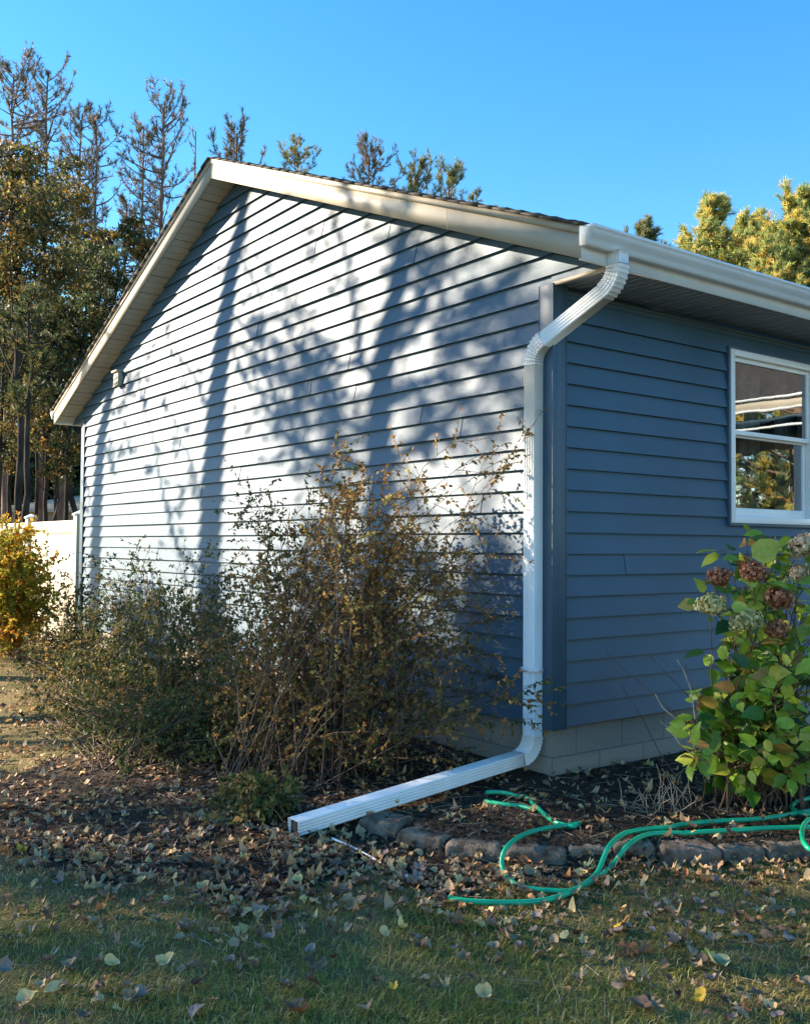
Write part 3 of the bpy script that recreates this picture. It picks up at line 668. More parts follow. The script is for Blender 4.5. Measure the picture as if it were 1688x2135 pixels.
bg_pine('lone rounded evergreen above the gutter, apart from the others', 1343, 446, 27, 78, .66, 21, 'pine', limbs=80, tuft=12, grp=GG, prof=lambda q: min(1, .2+1.5*q), **dn)
bg_pine('tall gold-flecked evergreen, left peak of the dense group', 1485, 408, 25, 105, .52, 22, 'pine_gold', limbs=150, tuft=17, grp=GG, prof=lambda q: .28+1.3*q, **dn)
bg_pine('lower grey-green evergreen between the two tall ones', 1560, 440, 26, 100, .52, 23, 'pine_gold', limbs=130, tuft=16, grp=GG, prof=lambda q: .28+1.3*q, **dn)
bg_pine('broad yellow-green evergreen at the right edge of the photo', 1662, 402, 24, 150, .48, 24, 'pine_gold', limbs=190, tuft=18, grp=GG, prof=lambda q: .25+1.3*q, **dn)
bg_pine('small orange-tinged evergreen low at the left end of the dense group', 1432, 470, 25, 80, .55, 25, 'pine_gold', limbs=80, tuft=12, grp=GG, prof=lambda q: .2+1.0*q, **dn)
bg_pine('low yellow-green evergreen just above the gutter in the dense group', 1600, 505, 23, 130, .5, 26, 'pine_gold', limbs=150, tuft=16, grp=GG, prof=lambda q: .3+.9*q, **dn)
bg_pine('low bright evergreen just outside the right edge', 1740, 450, 23, 110, .45, 27, 'pine_gold', limbs=150, tuft=16, grp=GG, prof=lambda q: .3+.9*q, **dn)

def cl(dep, *L): return [(at(u, v, dep+dd), r*dep/FOC) for (u, v, r, dd) in L]
GO = 'autumn oaks at the left edge'
c_ = cl(22, (10, 330, 60, 0), (70, 370, 75, 1), (20, 450, 95, -1), (100, 460, 70, 0), (60, 560, 105, 0), (-40, 560, 90, 1), (140, 560, 60, 1), (-30, 420, 80, 0))
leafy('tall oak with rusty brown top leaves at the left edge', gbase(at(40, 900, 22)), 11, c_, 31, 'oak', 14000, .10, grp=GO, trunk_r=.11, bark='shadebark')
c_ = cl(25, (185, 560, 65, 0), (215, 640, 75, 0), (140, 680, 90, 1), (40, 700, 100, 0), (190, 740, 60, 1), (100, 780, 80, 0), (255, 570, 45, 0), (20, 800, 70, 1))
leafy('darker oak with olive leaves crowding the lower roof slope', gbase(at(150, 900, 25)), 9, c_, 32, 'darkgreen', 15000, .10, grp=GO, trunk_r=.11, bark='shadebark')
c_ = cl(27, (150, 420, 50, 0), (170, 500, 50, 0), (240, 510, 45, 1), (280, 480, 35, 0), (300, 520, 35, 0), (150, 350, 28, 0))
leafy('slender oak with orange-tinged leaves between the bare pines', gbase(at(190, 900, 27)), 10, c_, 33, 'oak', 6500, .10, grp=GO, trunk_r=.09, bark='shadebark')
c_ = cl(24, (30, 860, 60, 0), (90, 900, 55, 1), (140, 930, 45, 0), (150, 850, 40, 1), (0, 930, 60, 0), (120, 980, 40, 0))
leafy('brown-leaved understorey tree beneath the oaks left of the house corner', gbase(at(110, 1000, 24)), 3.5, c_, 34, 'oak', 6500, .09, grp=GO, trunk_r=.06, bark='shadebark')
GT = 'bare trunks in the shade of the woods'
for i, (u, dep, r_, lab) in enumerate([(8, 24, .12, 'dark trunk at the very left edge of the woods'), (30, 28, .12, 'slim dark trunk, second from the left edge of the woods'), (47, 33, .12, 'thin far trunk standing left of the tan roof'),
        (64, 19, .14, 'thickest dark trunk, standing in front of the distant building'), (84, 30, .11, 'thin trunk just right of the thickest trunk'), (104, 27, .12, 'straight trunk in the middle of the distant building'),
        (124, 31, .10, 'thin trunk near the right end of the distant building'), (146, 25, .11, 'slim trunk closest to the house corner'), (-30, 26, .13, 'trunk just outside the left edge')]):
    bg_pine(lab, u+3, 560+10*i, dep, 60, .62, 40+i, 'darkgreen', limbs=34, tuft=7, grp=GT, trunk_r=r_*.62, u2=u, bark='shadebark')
q = MB(); g_ = np.random.default_rng(50)      # far wood read as one mass
lim = MB()
for k in range(2600):
    u = g_.uniform(-700, 900); v = g_.uniform(900, 1125)-60*g_.uniform()**2-60*math.sin(u*.013)**2; dep = g_.uniform(44, 60)
    cc = at(u, v, dep); m_ = 26; dr = rvec(m_, g_)
    kites(q, cc+g_.normal(size=(m_, 3))*.55, g_.uniform(.28, .5, m_), .7, dr, rvec(m_, g_), np.clip(g_.normal(g_.uniform(.1, .5), .1, m_), 0, 1))
tag(q.build('distant_wood', M['darkgreen']), 'dark far-off woodland closing the view beyond the fence', 'woodland', kind='stuff')
M['larch'] = leafmat('larch_needles', [(0, (.12, .18, .06)), (.4, (.28, .34, .10)), (.7, (.50, .50, .14)), (.9, (.70, .52, .12)), (1, (.76, .42, .10))], .5)
c_ = cl(24, (1450, 530, 38, 0), (1500, 560, 48, .5), (1475, 480, 26, 0), (1560, 555, 45, 0), (1540, 500, 22, .3))
leafy('soft gold-green larch filling in under the left peak of the dense group', gbase(at(1500, 900, 24)), 8, c_, 35, 'larch', 9000, .055, grp=GG, name='larch_tree')
c_ = cl(23.5, (1620, 560, 52, 0), (1680, 545, 60, .5), (1650, 480, 36, 0), (1595, 500, 28, 0), (1720, 480, 50, 0))
leafy('soft yellow-green larch filling in at the right edge above the gutter', gbase(at(1650, 900, 23.5)), 8, c_, 36, 'larch', 11000, .055, grp=GG, name='larch_tree')
# woodland mirrored in the window, off to the right of the picture
for i, (x, y, H, mm) in enumerate([(15, -7.5, 9, 'pine_gold'), (17, -10.5, 10, 'pine'), (21, -8, 11, 'pine_gold'), (14, -12.5, 8, 'pine'), (24, -13, 12, 'pine_gold')]):
    pine(['yellow-green pine facing the front wall', 'dark pine facing the front wall', 'tall gold pine farther out from the front wall', 'low dark pine nearest the street side', 'farthest tall pine out from the front wall'][i],
         (x, y, -.5), (x, y, H), .12, 2.4, 60+i, mm, limbs=90, tuft=9, grp='pines opposite the window', needle=14, nl=.32, nw=.03, prof=lambda q: .2+.9*q)

# ------------------------------------------------------------------ trees off to the left whose shadows fall on the wall and lawn
def Wp(u, v): return pl(u, v, 0, 0)
def cast(u, v, d): return Wp(u, v)+SUN*d
HS = np.array([-.631, .775]); HP = np.array([.775, .631])
def sa(s_, a_, h=0.): p = HP*s_+HS*a_; return np.array([p[0], p[1], h])
def shade_pine(label, path, r0, r1, branches, seed, tufts=True):
    g_ = np.random.default_rng(seed); P = np.array(path); t = thing('shade_pine', label, 'tree', (P[0][0], P[0][1], P[0][2]), 'lawn trees left of the picture')
    k = np.linspace(0, len(P)-1, 16); Q = np.stack([np.interp(k, np.arange(len(P)), P[:, i]) for i in range(3)], 1)
    q = MB(); q.tube(Q, np.linspace(r0, r1, 16), 10); tk = q.build('trunk', M['bark'], t, smooth=True)
    q = MB(); nd = MB(); C = []; D = []
    for (b, ra, dens) in branches:
        b = np.array(b); k = np.linspace(0, len(b)-1, 12); B = np.stack([np.interp(k, np.arange(len(b)), b[:, i]) for i in range(3)], 1); B[1:-1] += g_.normal(size=(10, 3))*.03
        q.tube(B, np.linspace(ra, ra*.35, 12), 5, cap=False)
        for _ in range(int(dens)):
            i = int(g_.integers(2, 12)); d = rvec(1, g_)[0]; e = B[i]+d*g_.uniform(.1, .45)+np.array([0, 0, -.05]); q.tube([B[i], (B[i]+e)/2+g_.normal(size=3)*.04, e], [.009, .006, .004], 3, cap=False)
            C.append(e); D.append(d)
    q.build('limbs', M['bark'], tk)
    if C: needles(nd, C, D, g_, 16, .12, .012); nd.build('crown', M['pine'], t)
    return t
d1 = 9.0
p1 = [cast(*q_, d1) for q_ in [(440, 1400), (443, 1130), (455, 870), (470, 700), (490, 560), (515, 430)]]
b0 = p1[0].copy(); b0[2] = float(T(b0[0], b0[1])); top = p1[-1]+(p1[-1]-p1[0])*.9
br1 = [([cast(455, 850, d1), cast(438, 850, d1-.3), cast(404, 775, d1-.8), cast(364, 715, d1-1.2), cast(335, 705, d1-1.5)], .028, 12),
       ([cast(450, 1000, d1), cast(426, 1060, d1-.2), cast(420, 1010, d1-.5), cast(406, 980, d1-.7), cast(384, 934, d1-1.), cast(366, 880, d1-1.2), cast(345, 830, d1-1.4)], .03, 14),
       ([cast(442, 1200, d1), cast(385, 1180, d1-.2), cast(371, 1124, d1-.5), cast(352, 1047, d1-.7), cast(343, 1008, d1-.9), cast(333, 950, d1-1.1), cast(312, 885, d1-1.3), cast(295, 800, d1-1.5)], .032, 18),
       ([cast(500, 520, d1), cast(545, 600, d1+.5), cast(560, 680, d1+1), cast(540, 740, d1+1.2)], .025, 25),
       ([cast(480, 640, d1), cast(560, 740, d1+.5), cast(600, 830, d1+1), cast(590, 900, d1+1.2)], .03, 30),
       ([cast(470, 700, d1), cast(530, 800, d1+.5), cast(620, 850, d1+1), cast(700, 860, d1+1.2)], .03, 34)]
shade_pine('lawn pine whose trunk throws the wide upright shadow on the gable wall', [b0]+p1+[top], .20, .05, br1, 71)
d2 = 7.5
p2 = [cast(*q_, d2) for q_ in [(200, 1300), (205, 1100), (213, 930), (228, 850), (245, 760)]]
b0 = p2[0].copy(); b0[2] = float(T(b0[0], b0[1])); top = p2[-1]+(p2[-1]-p2[0])*1.2
br2 = [([cast(205, 1100, d2), cast(190, 1040, d2-.2), cast(178, 960, d2-.4)], .02, 3),
       ([cast(222, 870, d2), cast(255, 850, d2+.3), cast(280, 800, d2+.6), cast(300, 760, d2+.8)], .018, 22),
       ([cast(215, 930, d2), cast(250, 940, d2+.3), cast(290, 900, d2+.6)], .018, 14)]
shade_pine('lawn pine whose trunk throws the narrower shadow near the rear corner', [b0]+p2+[top], .15, .04, br2, 72)
# bare forked tree throwing the branching shadows over the right half of the gable
d3 = 9.5
p3 = [cast(*q_, d3) for q_ in [(800, 1150), (798, 900), (800, 800), (815, 690), (838, 590), (846, 480), (835, 420)]]
b0 = p3[0].copy(); b0[2] = float(T(b0[0], b0[1])); top = p3[-1]+(p3[-1]-p3[1])*.6
br3 = [([cast(800, 800, d3), cast(760, 740, d3), cast(745, 640, d3), cast(735, 560, d3), cast(712, 500, d3), cast(700, 440, d3)], .05, 14),
       ([cast(815, 690, d3), cast(880, 600, d3), cast(945, 560, d3), cast(975, 520, d3), cast(960, 470, d3)], .04, 24),
       ([cast(798, 860, d3), cast(900, 800, d3), cast(980, 720, d3), cast(1020, 640, d3), cast(1080, 580, d3)], .04, 34),
       ([cast(800, 780, d3), cast(720, 760, d3), cast(660, 700, d3), cast(640, 640, d3)], .03, 16),
       ([cast(838, 590, d3), cast(880, 520, d3), cast(870, 450, d3)], .04, 22),
       ([cast(806, 740, d3), cast(860, 700, d3), cast(905, 610, d3), cast(925, 520, d3)], .045, 14),
       ([cast(800, 960, d3), cast(880, 930, d3), cast(960, 860, d3), cast(1040, 760, d3), cast(1085, 690, d3)], .045, 40),
       ([cast(800, 1000, d3), cast(700, 960, d3), cast(620, 930, d3), cast(560, 840, d3), cast(530, 700, d3)], .04, 30),
       ([cast(770, 900, d3), cast(680, 840, d3), cast(640, 760, d3), cast(600, 640, d3), cast(590, 540, d3)], .035, 14),
       ([cast(760, 740, d3), cast(700, 800, d3), cast(640, 820, d3), cast(590, 800, d3)], .03, 36)]
shade_pine('forked pine throwing branching shadows over the right half of the gable', [b0]+p3+[top], .13, .04, br3, 73)
GS = 'leafy lawn trees left of the picture'
def sclump(L, a_): return [(sa(s_, a_+da, h), r) for (s_, h, r, da) in L]
def shade_leafy(label, s0, a_, H, L, seed, n, leaf=.13):
    b = sa(s0, a_); leafy(label, (b[0], b[1], float(T(b[0], b[1]))-.05), H, sclump(L, a_), seed, 'oak', n, leaf, name='shade_tree', grp=GS, trunk_r=.14)
shade_leafy('young lawn oak nearest the house, its crown shading the lower right of the gable', .35, 15, 9,
            [(1.25, 7.0, .7, 0), (.5, 6.5, 1.0, .5), (.2, 5.6, .9, 0), (-.4, 7.0, 1.0, .5), (1.3, 5.9, .8, 0), (.35, 8.1, .75, 0), (-.5, 8.6, .8, 0), (-.8, 5.4, .9, 0), (.7, 5.3, .8, 0), (.5, 6.0, .9, 1.), (.1, 9.8, .6, 0), (1.6, 7.9, .35, 0)], 74, 9000, .11)
shade_leafy('second lawn oak, shading the shrub bed', -1.8, 14, 8,
            [(-1.3, 4.2, 1.1, 0), (-2.2, 5.2, 1.2, 0), (-1.5, 6.4, 1.1, 0), (-2.6, 3.8, 1.1, 0), (-.9, 7.6, .9, 0), (-2.4, 7.2, 1.1, 0)], 75, 4600, .10)
shade_leafy('broad lawn oak shading the middle of the lawn', -4.0, 17, 10,
            [(-3.6, 5.8, 1.4, 0), (-4.6, 6.8, 1.5, 0), (-3.6, 8.0, 1.4, 0), (-5.0, 5.2, 1.4, 0), (-4.4, 9.4, 1.4, 0), (-3.2, 6.8, 1.1, 1), (-2.8, 9.2, 1., 1), (-3., 5.0, 1., 0)], 76, 7500, .09)
shade_leafy('spreading lawn oak farthest from the house', -6.6, 13, 9,
            [(-6.2, 4.2, 1.5, 0), (-7.2, 5.2, 1.5, 0), (-6.0, 6.2, 1.5, 0), (-7.6, 3.6, 1.5, 0), (-6.4, 8.0, 1.4, 0)], 77, 7500, .09)
shade_leafy('tall dense oak standing behind the lawn oaks', -3.0, 19, 12,
            [(-2.4, 8.0, 1.6, 0), (-3.8, 7.5, 1.7, 0), (-1.4, 9.4, 1.4, 0), (-3.0, 10., 1.6, 0), (-5.2, 9.0, 1.6, 0), (-6.5, 8., 1.6, 0)], 78, 6500, .11)

# ------------------------------------------------------------------ shrubs in front of the gable
M['shrub_rust'] = leafmat('rusty_small_leaves', [(0, (.06, .09, .03)), (.22, (.14, .15, .045)), (.42, (.28, .18, .06)), (.7, (.42, .20, .07)), (.88, (.58, .33, .09)), (1, (.70, .50, .14))], .4, spec=.2)
M['shrub_green'] = leafmat('olive_small_leaves', [(0, (.05, .08, .025)), (.4, (.11, .13, .04)), (.62, (.20, .16, .05)), (.85, (.32, .18, .06)), (1, (.50, .36, .10))], .35, spec=.15)
M['shrub_gold'] = leafmat('gold_leaves', [(0, (.10, .14, .02)), (.4, (.30, .30, .03)), (.7, (.60, .42, .04)), (1, (.65, .26, .04))], .45)
def shrub(label, base, blobs, seed, m, nstem, twigs, leaf=.026, tilt=.3, grp='shrubs along the gable wall', name='shrub', cat='shrub', Wf=.62, jit=.22, tw_len=(.10, .30), colour=None, stemr=.0042):
    """blobs: (u, v, radius px, depth, weight[, leafiness, shade of colour])"""
    g_ = np.random.default_rng(seed); base = np.array(base, float); t = thing(name, label, cat, tuple(base), grp)
    st = MB(); lf = MB(); wts = np.array([b[4] for b in blobs], float); wts /= wts.sum()
    for i in range(nstem):
        b = blobs[g_.choice(len(blobs), p=wts)]; ly = b[5] if len(b) > 5 else 1.; cc = b[6] if len(b) > 6 else .5
        rr_ = b[2]*1.18*math.sqrt(g_.uniform()); an = g_.uniform(0, 2*math.pi)
        e = at(b[0]+rr_*math.cos(an), b[1]+rr_*math.sin(an), b[3]+g_.normal()*.18); e[0] = min(e[0], -.06) if m != 'hyd' else e[0]
        e[2] = max(e[2], float(T(e[0], e[1]))+.04)
        p0 = base+np.array([g_.normal()*jit, g_.normal()*jit, 0]); p0[2] = float(T(p0[0], p0[1]))-.02
        h = e[2]-p0[2]; c1 = p0+(e-p0)*np.array([.3, .3, 0])*g_.uniform(.2, 2.6)+np.array([g_.normal()*.16, g_.normal()*.16, h*g_.uniform(.4, 1.15)+.08])
        k = np.linspace(0, 1, 12)[:, None]; Q = (1-k)**2*p0+2*k*(1-k)*c1+k*k*e; Q[1:] += np.cumsum(g_.normal(size=(11, 3))*.008, axis=0)
        st.tube(Q, np.linspace(stemr*g_.uniform(.5, 1.2), .0012, 12), 4, cap=False)
        L_ = np.linalg.norm(np.diff(Q, axis=0), axis=1).sum(); nt_ = max(2, int(twigs*g_.uniform(.6, 1.3)))
        for j in range(nt_):
            f = g_.uniform(.10, 1.)**.75*11; i0 = min(int(f), 10); q0 = Q[i0]+(Q[i0+1]-Q[i0])*(f-i0); dd = Q[i0+1]-Q[i0]; dd /= np.linalg.norm(dd)+1e-9
            dv = dd*.7+rvec(1, g_)[0]*.8; dv /= np.linalg.norm(dv); l2 = g_.uniform(*tw_len)
            n_ = 4; Tw = limb(q0, dv, l2, g_, n_, -.05, .16)
            Tw[:, 0] = np.minimum(Tw[:, 0], -.045)
            st.tube(Tw, [.0022, .0018, .0014, .0012, .001], 3, cap=False)
            nl = int(l2/.0125*ly*g_.uniform(.5, 1.3)); 
            if nl < 1: continue
            kk = g_.uniform(.1, 1., nl)*n_; ii = np.minimum(kk.astype(int), n_-1); pp = Tw[ii]+(Tw[ii+1]-Tw[ii])*(kk-ii)[:, None]
            dr = rvec(nl, g_)+dv*.6+np.array([0, 0, -.25]); dr /= np.linalg.norm(dr, axis=1)[:, None]
            no = rvec(nl, g_)*.8+np.array([-.2, -.2, .7])
            leaves6(lf, pp, leaf*g_.uniform(.55, 1.25, nl), Wf, dr, no, np.clip(g_.normal(cc+.03, .2)+g_.normal(size=nl)*.14, 0, 1))
    st.build('stems', M['twig'], t); lf.build('foliage', M[m], t)
    return t
CB = G(625, 1615)
shrub('big straggly shrub with rusty leaves and arching stems beside the downspout', CB,
      [(800, 945, 55, 6.2, 2.0, .9, .25), (720, 1000, 60, 6.3, 3, 1, .35), (880, 980, 70, 6.1, 3, .9, .55), (640, 1080, 75, 6.5, 4, 1, .35), (535, 1030, 40, 6.8, 1.6, 1, .15), (760, 1120, 100, 6.0, 8, 1.1, .7),
       (600, 1190, 100, 6.4, 7, 1.1, .5), (840, 1220, 100, 5.9, 8, 1.1, .65), (1000, 980, 60, 5.75, 2.2, .7, .6), (1070, 915, 25, 5.6, .7, .9, .5), (950, 1090, 60, 5.8, 2.4, .7, .5), (985, 1190, 45, 5.7, 2.4, .8, .5),
       (700, 1320, 110, 6.1, 8, 1, .5), (520, 1300, 95, 6.6, 6, 1, .35), (470, 1230, 70, 6.9, 2.5, .8, .3), (440, 1350, 70, 6.8, 2.5, .9, .3), (860, 1380, 80, 5.9, 4, .9, .4), (900, 1300, 80, 5.8, 4, .8, .4), (930, 1200, 70, 5.8, 3, .8, .5), (930, 1430, 60, 5.7, 2, .6, .4), (860, 1490, 60, 5.8, 1.5, .6, .3), (780, 1400, 90, 6., 4, .9, .4), (1010, 1320, 60, 5.6, 1.6, .5, .25), (1080, 1440, 35, 5.5, 1.2, 1.1, .3), (1100, 1520, 25, 5.3, 1., 1.2, .35), (1000, 1450, 50, 5.6, .8, .5, .3),
       (600, 1440, 110, 6.1, 7, 1, .35), (730, 1480, 70, 5.9, 3.5, .8, .35), (480, 1440, 80, 6.4, 5, 1, .3), (900, 1590, 60, 5.2, .8, .4, .3), (1040, 1570, 40, 5.2, .5, .5, .2)], 81, 'shrub_rust', 255, 13, .025, jit=.22)
LB = np.array([-1.05, 2.95, 0]); LB[2] = float(T(LB[0], LB[1]))
shrub('wide olive-leaved shrub dark against the sunlit middle of the gable wall', LB,
      [(400, 1210, 70, 8.2, 4, .8, .3), (330, 1230, 70, 8.5, 4, .8, .3), (450, 1300, 70, 7.7, 4, 1, .35), (370, 1330, 90, 8.0, 6, 1, .35), (300, 1400, 90, 7.8, 6, 1, .35), (440, 1410, 80, 7.3, 5, 1, .4), (380, 1480, 90, 7.1, 5, 1, .4), (300, 1520, 80, 7.0, 4, 1, .35), (480, 1170, 50, 7.7, 2.5, 1, .2), (500, 1260, 60, 7.4, 3, 1, .4), (490, 1370, 70, 7.1, 3, 1, .4)], 82, 'shrub_green', 84, 12, .027)
LB2 = np.array([-.95, 5.0, 0]); LB2[2] = float(T(LB2[0], LB2[1]))
shrub('shrub with thin sprays reaching the rear half of the gable wall', LB2,
      [(240, 1170, 50, 9.6, 3, .7, .3), (300, 1165, 50, 9.3, 2.5, .7, .25), (250, 1250, 70, 9.3, 5, .9, .3), (320, 1290, 60, 9.0, 4, 1, .3), (240, 1340, 70, 9.0, 5, 1, .4), (200, 1420, 70, 8.6, 5, 1, .4), (270, 1440, 60, 8.4, 4, 1, .35), (180, 1480, 70, 8.0, 3, 1, .3)], 83, 'shrub_green', 54, 12, .029)
LB3 = np.array([-.8, 6.9, 0]); LB3[2] = float(T(LB3[0], LB3[1]))
shrub('low bare-stemmed shrub at the rear corner of the house', LB3,
      [(190, 1200, 35, 11., 2, .7, .3), (150, 1270, 45, 10.8, 3, .7, .4), (190, 1300, 50, 10.5, 4, 1, .4), (140, 1360, 60, 10.2, 4, .8, .5), (100, 1400, 50, 9.8, 2.5, .7, .5), (190, 1390, 50, 10., 3, 1, .4), (120, 1450, 60, 9.2, 3, .9, .4)], 84, 'shrub_green', 70, 11, .031)
KB = np.array([-1.75, 2.0, 0]); KB[2] = float(T(KB[0], KB[1]))
shrub('low sprawling shrub with dull green leaves in front of the gable shrubs', KB,
      [(430, 1530, 80, 6.5, 4, 1, .3), (320, 1540, 80, 6.9, 4, 1, .35), (220, 1530, 80, 7.3, 4, 1, .35), (140, 1510, 70, 7.7, 3, .9, .4), (480, 1500, 70, 6.4, 3, 1, .35), (530, 1570, 50, 6.1, 2, 1, .25), (90, 1480, 60, 8.2, 2, .8, .5), (60, 1440, 50, 8.6, 1.5, .7, .6)], 85, 'shrub_green', 88, 11, .027)
YB = G(10, 1365)
shrub('bright yellow shrub with reddish stems in front of the cream fence', YB,
      [(20, 1110, 40, 10.8, 3, 1.2, .7), (60, 1150, 45, 10.7, 3, 1.2, .6), (0, 1180, 60, 10.8, 4, 1.2, .5), (60, 1220, 50, 10.8, 3, 1.2, .45), (20, 1250, 55, 10.8, 4, 1.1, .5), (-50, 1170, 60, 10.9, 4, 1.2, .5), (-40, 1260, 50, 10.8, 3, 1, .5), (40, 1310, 40, 10.8, 2, .6, .8)], 86, 'shrub_gold', 150, 12, .045, grp='garden shrubs', Wf=.5)
# small leafy weeds at the foot of the downspout end
shrub('low spreading weed beside the open end of the downspout extension', G(575, 1700),
      [(520, 1660, 40, 5.25, 3, 1.1, .35), (590, 1690, 30, 5.0, 3, 1.1, .2), (480, 1700, 40, 5.1, 3, 1, .4), (560, 1630, 30, 5.5, 2, 1, .4)], 87, 'shrub_green', 40, 6, .036, grp='garden shrubs', jit=.08, tw_len=(.05, .14), stemr=.003)

# ------------------------------------------------------------------ hydrangea
M['hyd'] = leafmat('hydrangea_leaves', [(0, (.02, .075, .02)), (.3, (.09, .20, .02)), (.55, (.24, .36, .03)), (.8, (.44, .48, .06)), (.92, (.50, .38, .06)), (1, (.38, .20, .06))], .3, rough=.4, spec=.45)
M['petal_cream'] = leafmat('cream_green_petals', [(0, (.42, .38, .14)), (1, (.80, .70, .38))], .3, rough=.7)
M['petal_brown'] = leafmat('dried_brown_petals', [(0, (.16, .05, .025)), (.6, (.38, .14, .07)), (1, (.58, .30, .17))], .25, rough=.8)
M['petal_pink'] = leafmat('faded_pink_petals', [(0, (.35, .22, .13)), (.6, (.60, .48, .33)), (1, (.70, .60, .38))], .3, rough=.7)
HB = G(1590, 1665)
hy = thing('hydrangea', 'tall hydrangea with broad yellowing leaves and dried flower heads under the window', 'shrub', tuple(HB), 'garden shrubs')
g_ = np.random.default_rng(91); st = MB(); lf = MB()
hb = [(1610, 1165, 75, 5.1, 4.5), (1535, 1190, 60, 5.1, 3.5), (1640, 1260, 70, 5.1, 3), (1495, 1260, 35, 5.0, 1), (1560, 1350, 70, 5.1, 4), (1640, 1380, 70, 5.0, 4), (1500, 1420, 50, 5.0, 3.5), (1580, 1470, 80, 5.0, 5), (1660, 1490, 70, 4.9, 4), (1485, 1510, 45, 4.9, 3.5), (1550, 1570, 70, 4.8, 4), (1640, 1590, 60, 4.8, 3.5), (1470, 1570, 30, 4.8, 2), (1740, 1250, 80, 5.1, 3), (1750, 1430, 80, 5.0, 4), (1740, 1580, 60, 4.9, 3)]
wt = np.array([b[4] for b in hb]); wt = wt/wt.sum()
for i in range(150):
    b = hb[g_.choice(len(hb), p=wt)]; rr_ = b[2]*math.sqrt(g_.uniform()); an = g_.uniform(0, 6.28); e = at(b[0]+rr_*math.cos(an), b[1]+rr_*math.sin(an), b[3]+g_.normal()*.14); e[1] = min(e[1], -.12)
    p0 = HB+np.array([g_.normal()*.18, g_.normal()*.12, -.02]); c1 = p0+(e-p0)*np.array([.3, .3, .0])+np.array([0, 0, (e[2]-p0[2])*.8])
    k = np.linspace(0, 1, 9)[:, None]; Q = (1-k)**2*p0+2*k*(1-k)*c1+k*k*e; Q[1:] += g_.normal(size=(8, 3))*.006; st.tube(Q, np.linspace(.0045, .002, 9), 5, cap=False)
    for f in [8]*3+[int(x) for x in g_.integers(3, 8, 4)]:
        q0 = Q[f]; d = rvec(1, g_)[0]*np.array([1, 1, .5]); d[2] -= .1; d /= np.linalg.norm(d); pe = q0+d*g_.uniform(.02, .05); st.tube([q0, pe], [.0015, .001], 3, cap=False)
        nrm_ = np.array([-.35, -.5, .55])+g_.normal(size=3)*.45; L_ = g_.uniform(.045, .108); 
        leaves6(lf, pe[None], np.array([L_*1.12]), float(g_.uniform(.58, .80)), (d/np.linalg.norm(d))[None], nrm_[None], np.clip(g_.normal(.52, .27), 0, 1))
# the one big pale leaf at the top
p_ = at(1567, 1163, 4.85); d = at(1640, 1120, 4.85)-p_; d /= np.linalg.norm(d)
leaves6(lf, p_[None], np.array([.165]), .74, d[None], np.array([[-.6, -.75, .25]]), np.array([.83]))
for i in range(16):
    p0 = HB+np.array([g_.normal()*.2, g_.normal()*.12, -.02]); st.tube(limb(p0, g_.normal(size=3)*np.array([.5, .5, 0])+np.array([0, 0, 1]), g_.uniform(.5, 1.2), g_, 7, 0, .08), np.linspace(.004, .0015, 8), 4, cap=False)
st.build('stems', M['twig'], hy); lf.build('leaves', M['hyd'], hy, smooth=False)
def flower(u, v, rpx, dep, m, lab):
    c0 = at(u, v, dep); r_ = rpx*dep/FOC; n = 190; d = rvec(n, g_); lobes = rvec(7, g_); P = c0+d*r_*np.array([1.15, 1.15, .85])*(g_.uniform(.45, .8, (n, 1))+.5*np.clip((d@lobes.T).max(1)[:, None], 0, 1)**6); q = MB()
    tn = np.cross(d, rvec(n, g_)); tn /= np.linalg.norm(tn, axis=1)[:, None]
    dj = d+rvec(n, g_)*.7; kites(q, P, r_*g_.uniform(.2, .42, n), .85, tn, dj, g_.uniform(0, 1, n)); kites(q, P, r_*g_.uniform(.2, .42, n), .85, -tn, dj, g_.uniform(0, 1, n))
    core = rvec(60, g_); kites(q, c0+core*r_*.3, r_*.9, .9, np.cross(core, rvec(60, g_)), core, .0)
    o = q.build('flower_head', M[m], hy); o['label'] = lab
    s_ = MB(); k = np.linspace(0, 1, 7)[:, None]; p0 = HB+np.array([g_.normal()*.12, g_.normal()*.1, 0]); c1 = p0+np.array([(c0-p0)[0]*.4, (c0-p0)[1]*.4, (c0-p0)[2]*.8]); s_.tube((1-k)**2*p0+2*k*(1-k)*c1+k*k*c0, np.linspace(.004, .002, 7), 4, cap=False); s_.build('stem', M['twig'], o)
for f in [(1482, 1262, 26, 4.80, 'petal_cream', 'round cream flower head at the outer left side'), (1551, 1294, 29, 4.78, 'petal_cream', 'greenish flower head low in the middle'),
          (1566, 1192, 27, 4.85, 'petal_brown', 'dried brown flower head near the top'), (1500, 1204, 22, 4.9, 'petal_brown', 'dried brown flower head at the upper left'), 
          (1625, 1247, 27, 4.8, 'petal_brown', 'dried brown flower head at middle right'), (1616, 1312, 21, 4.8, 'petal_brown', 'brown flower head drooping to the right'),
          (1672, 1138, 28, 4.8, 'petal_pink', 'faded pink flower head highest at the right edge'), (1664, 1193, 20, 4.9, 'petal_pink', 'faded flower head just below the highest'),
          (1430, 1505, 17, 4.9, 'petal_brown', 'small brown flower head hanging low on the left'), (1725, 1180, 26, 4.9, 'petal_cream', 'cream flower head beyond the right edge')]: flower(*f)

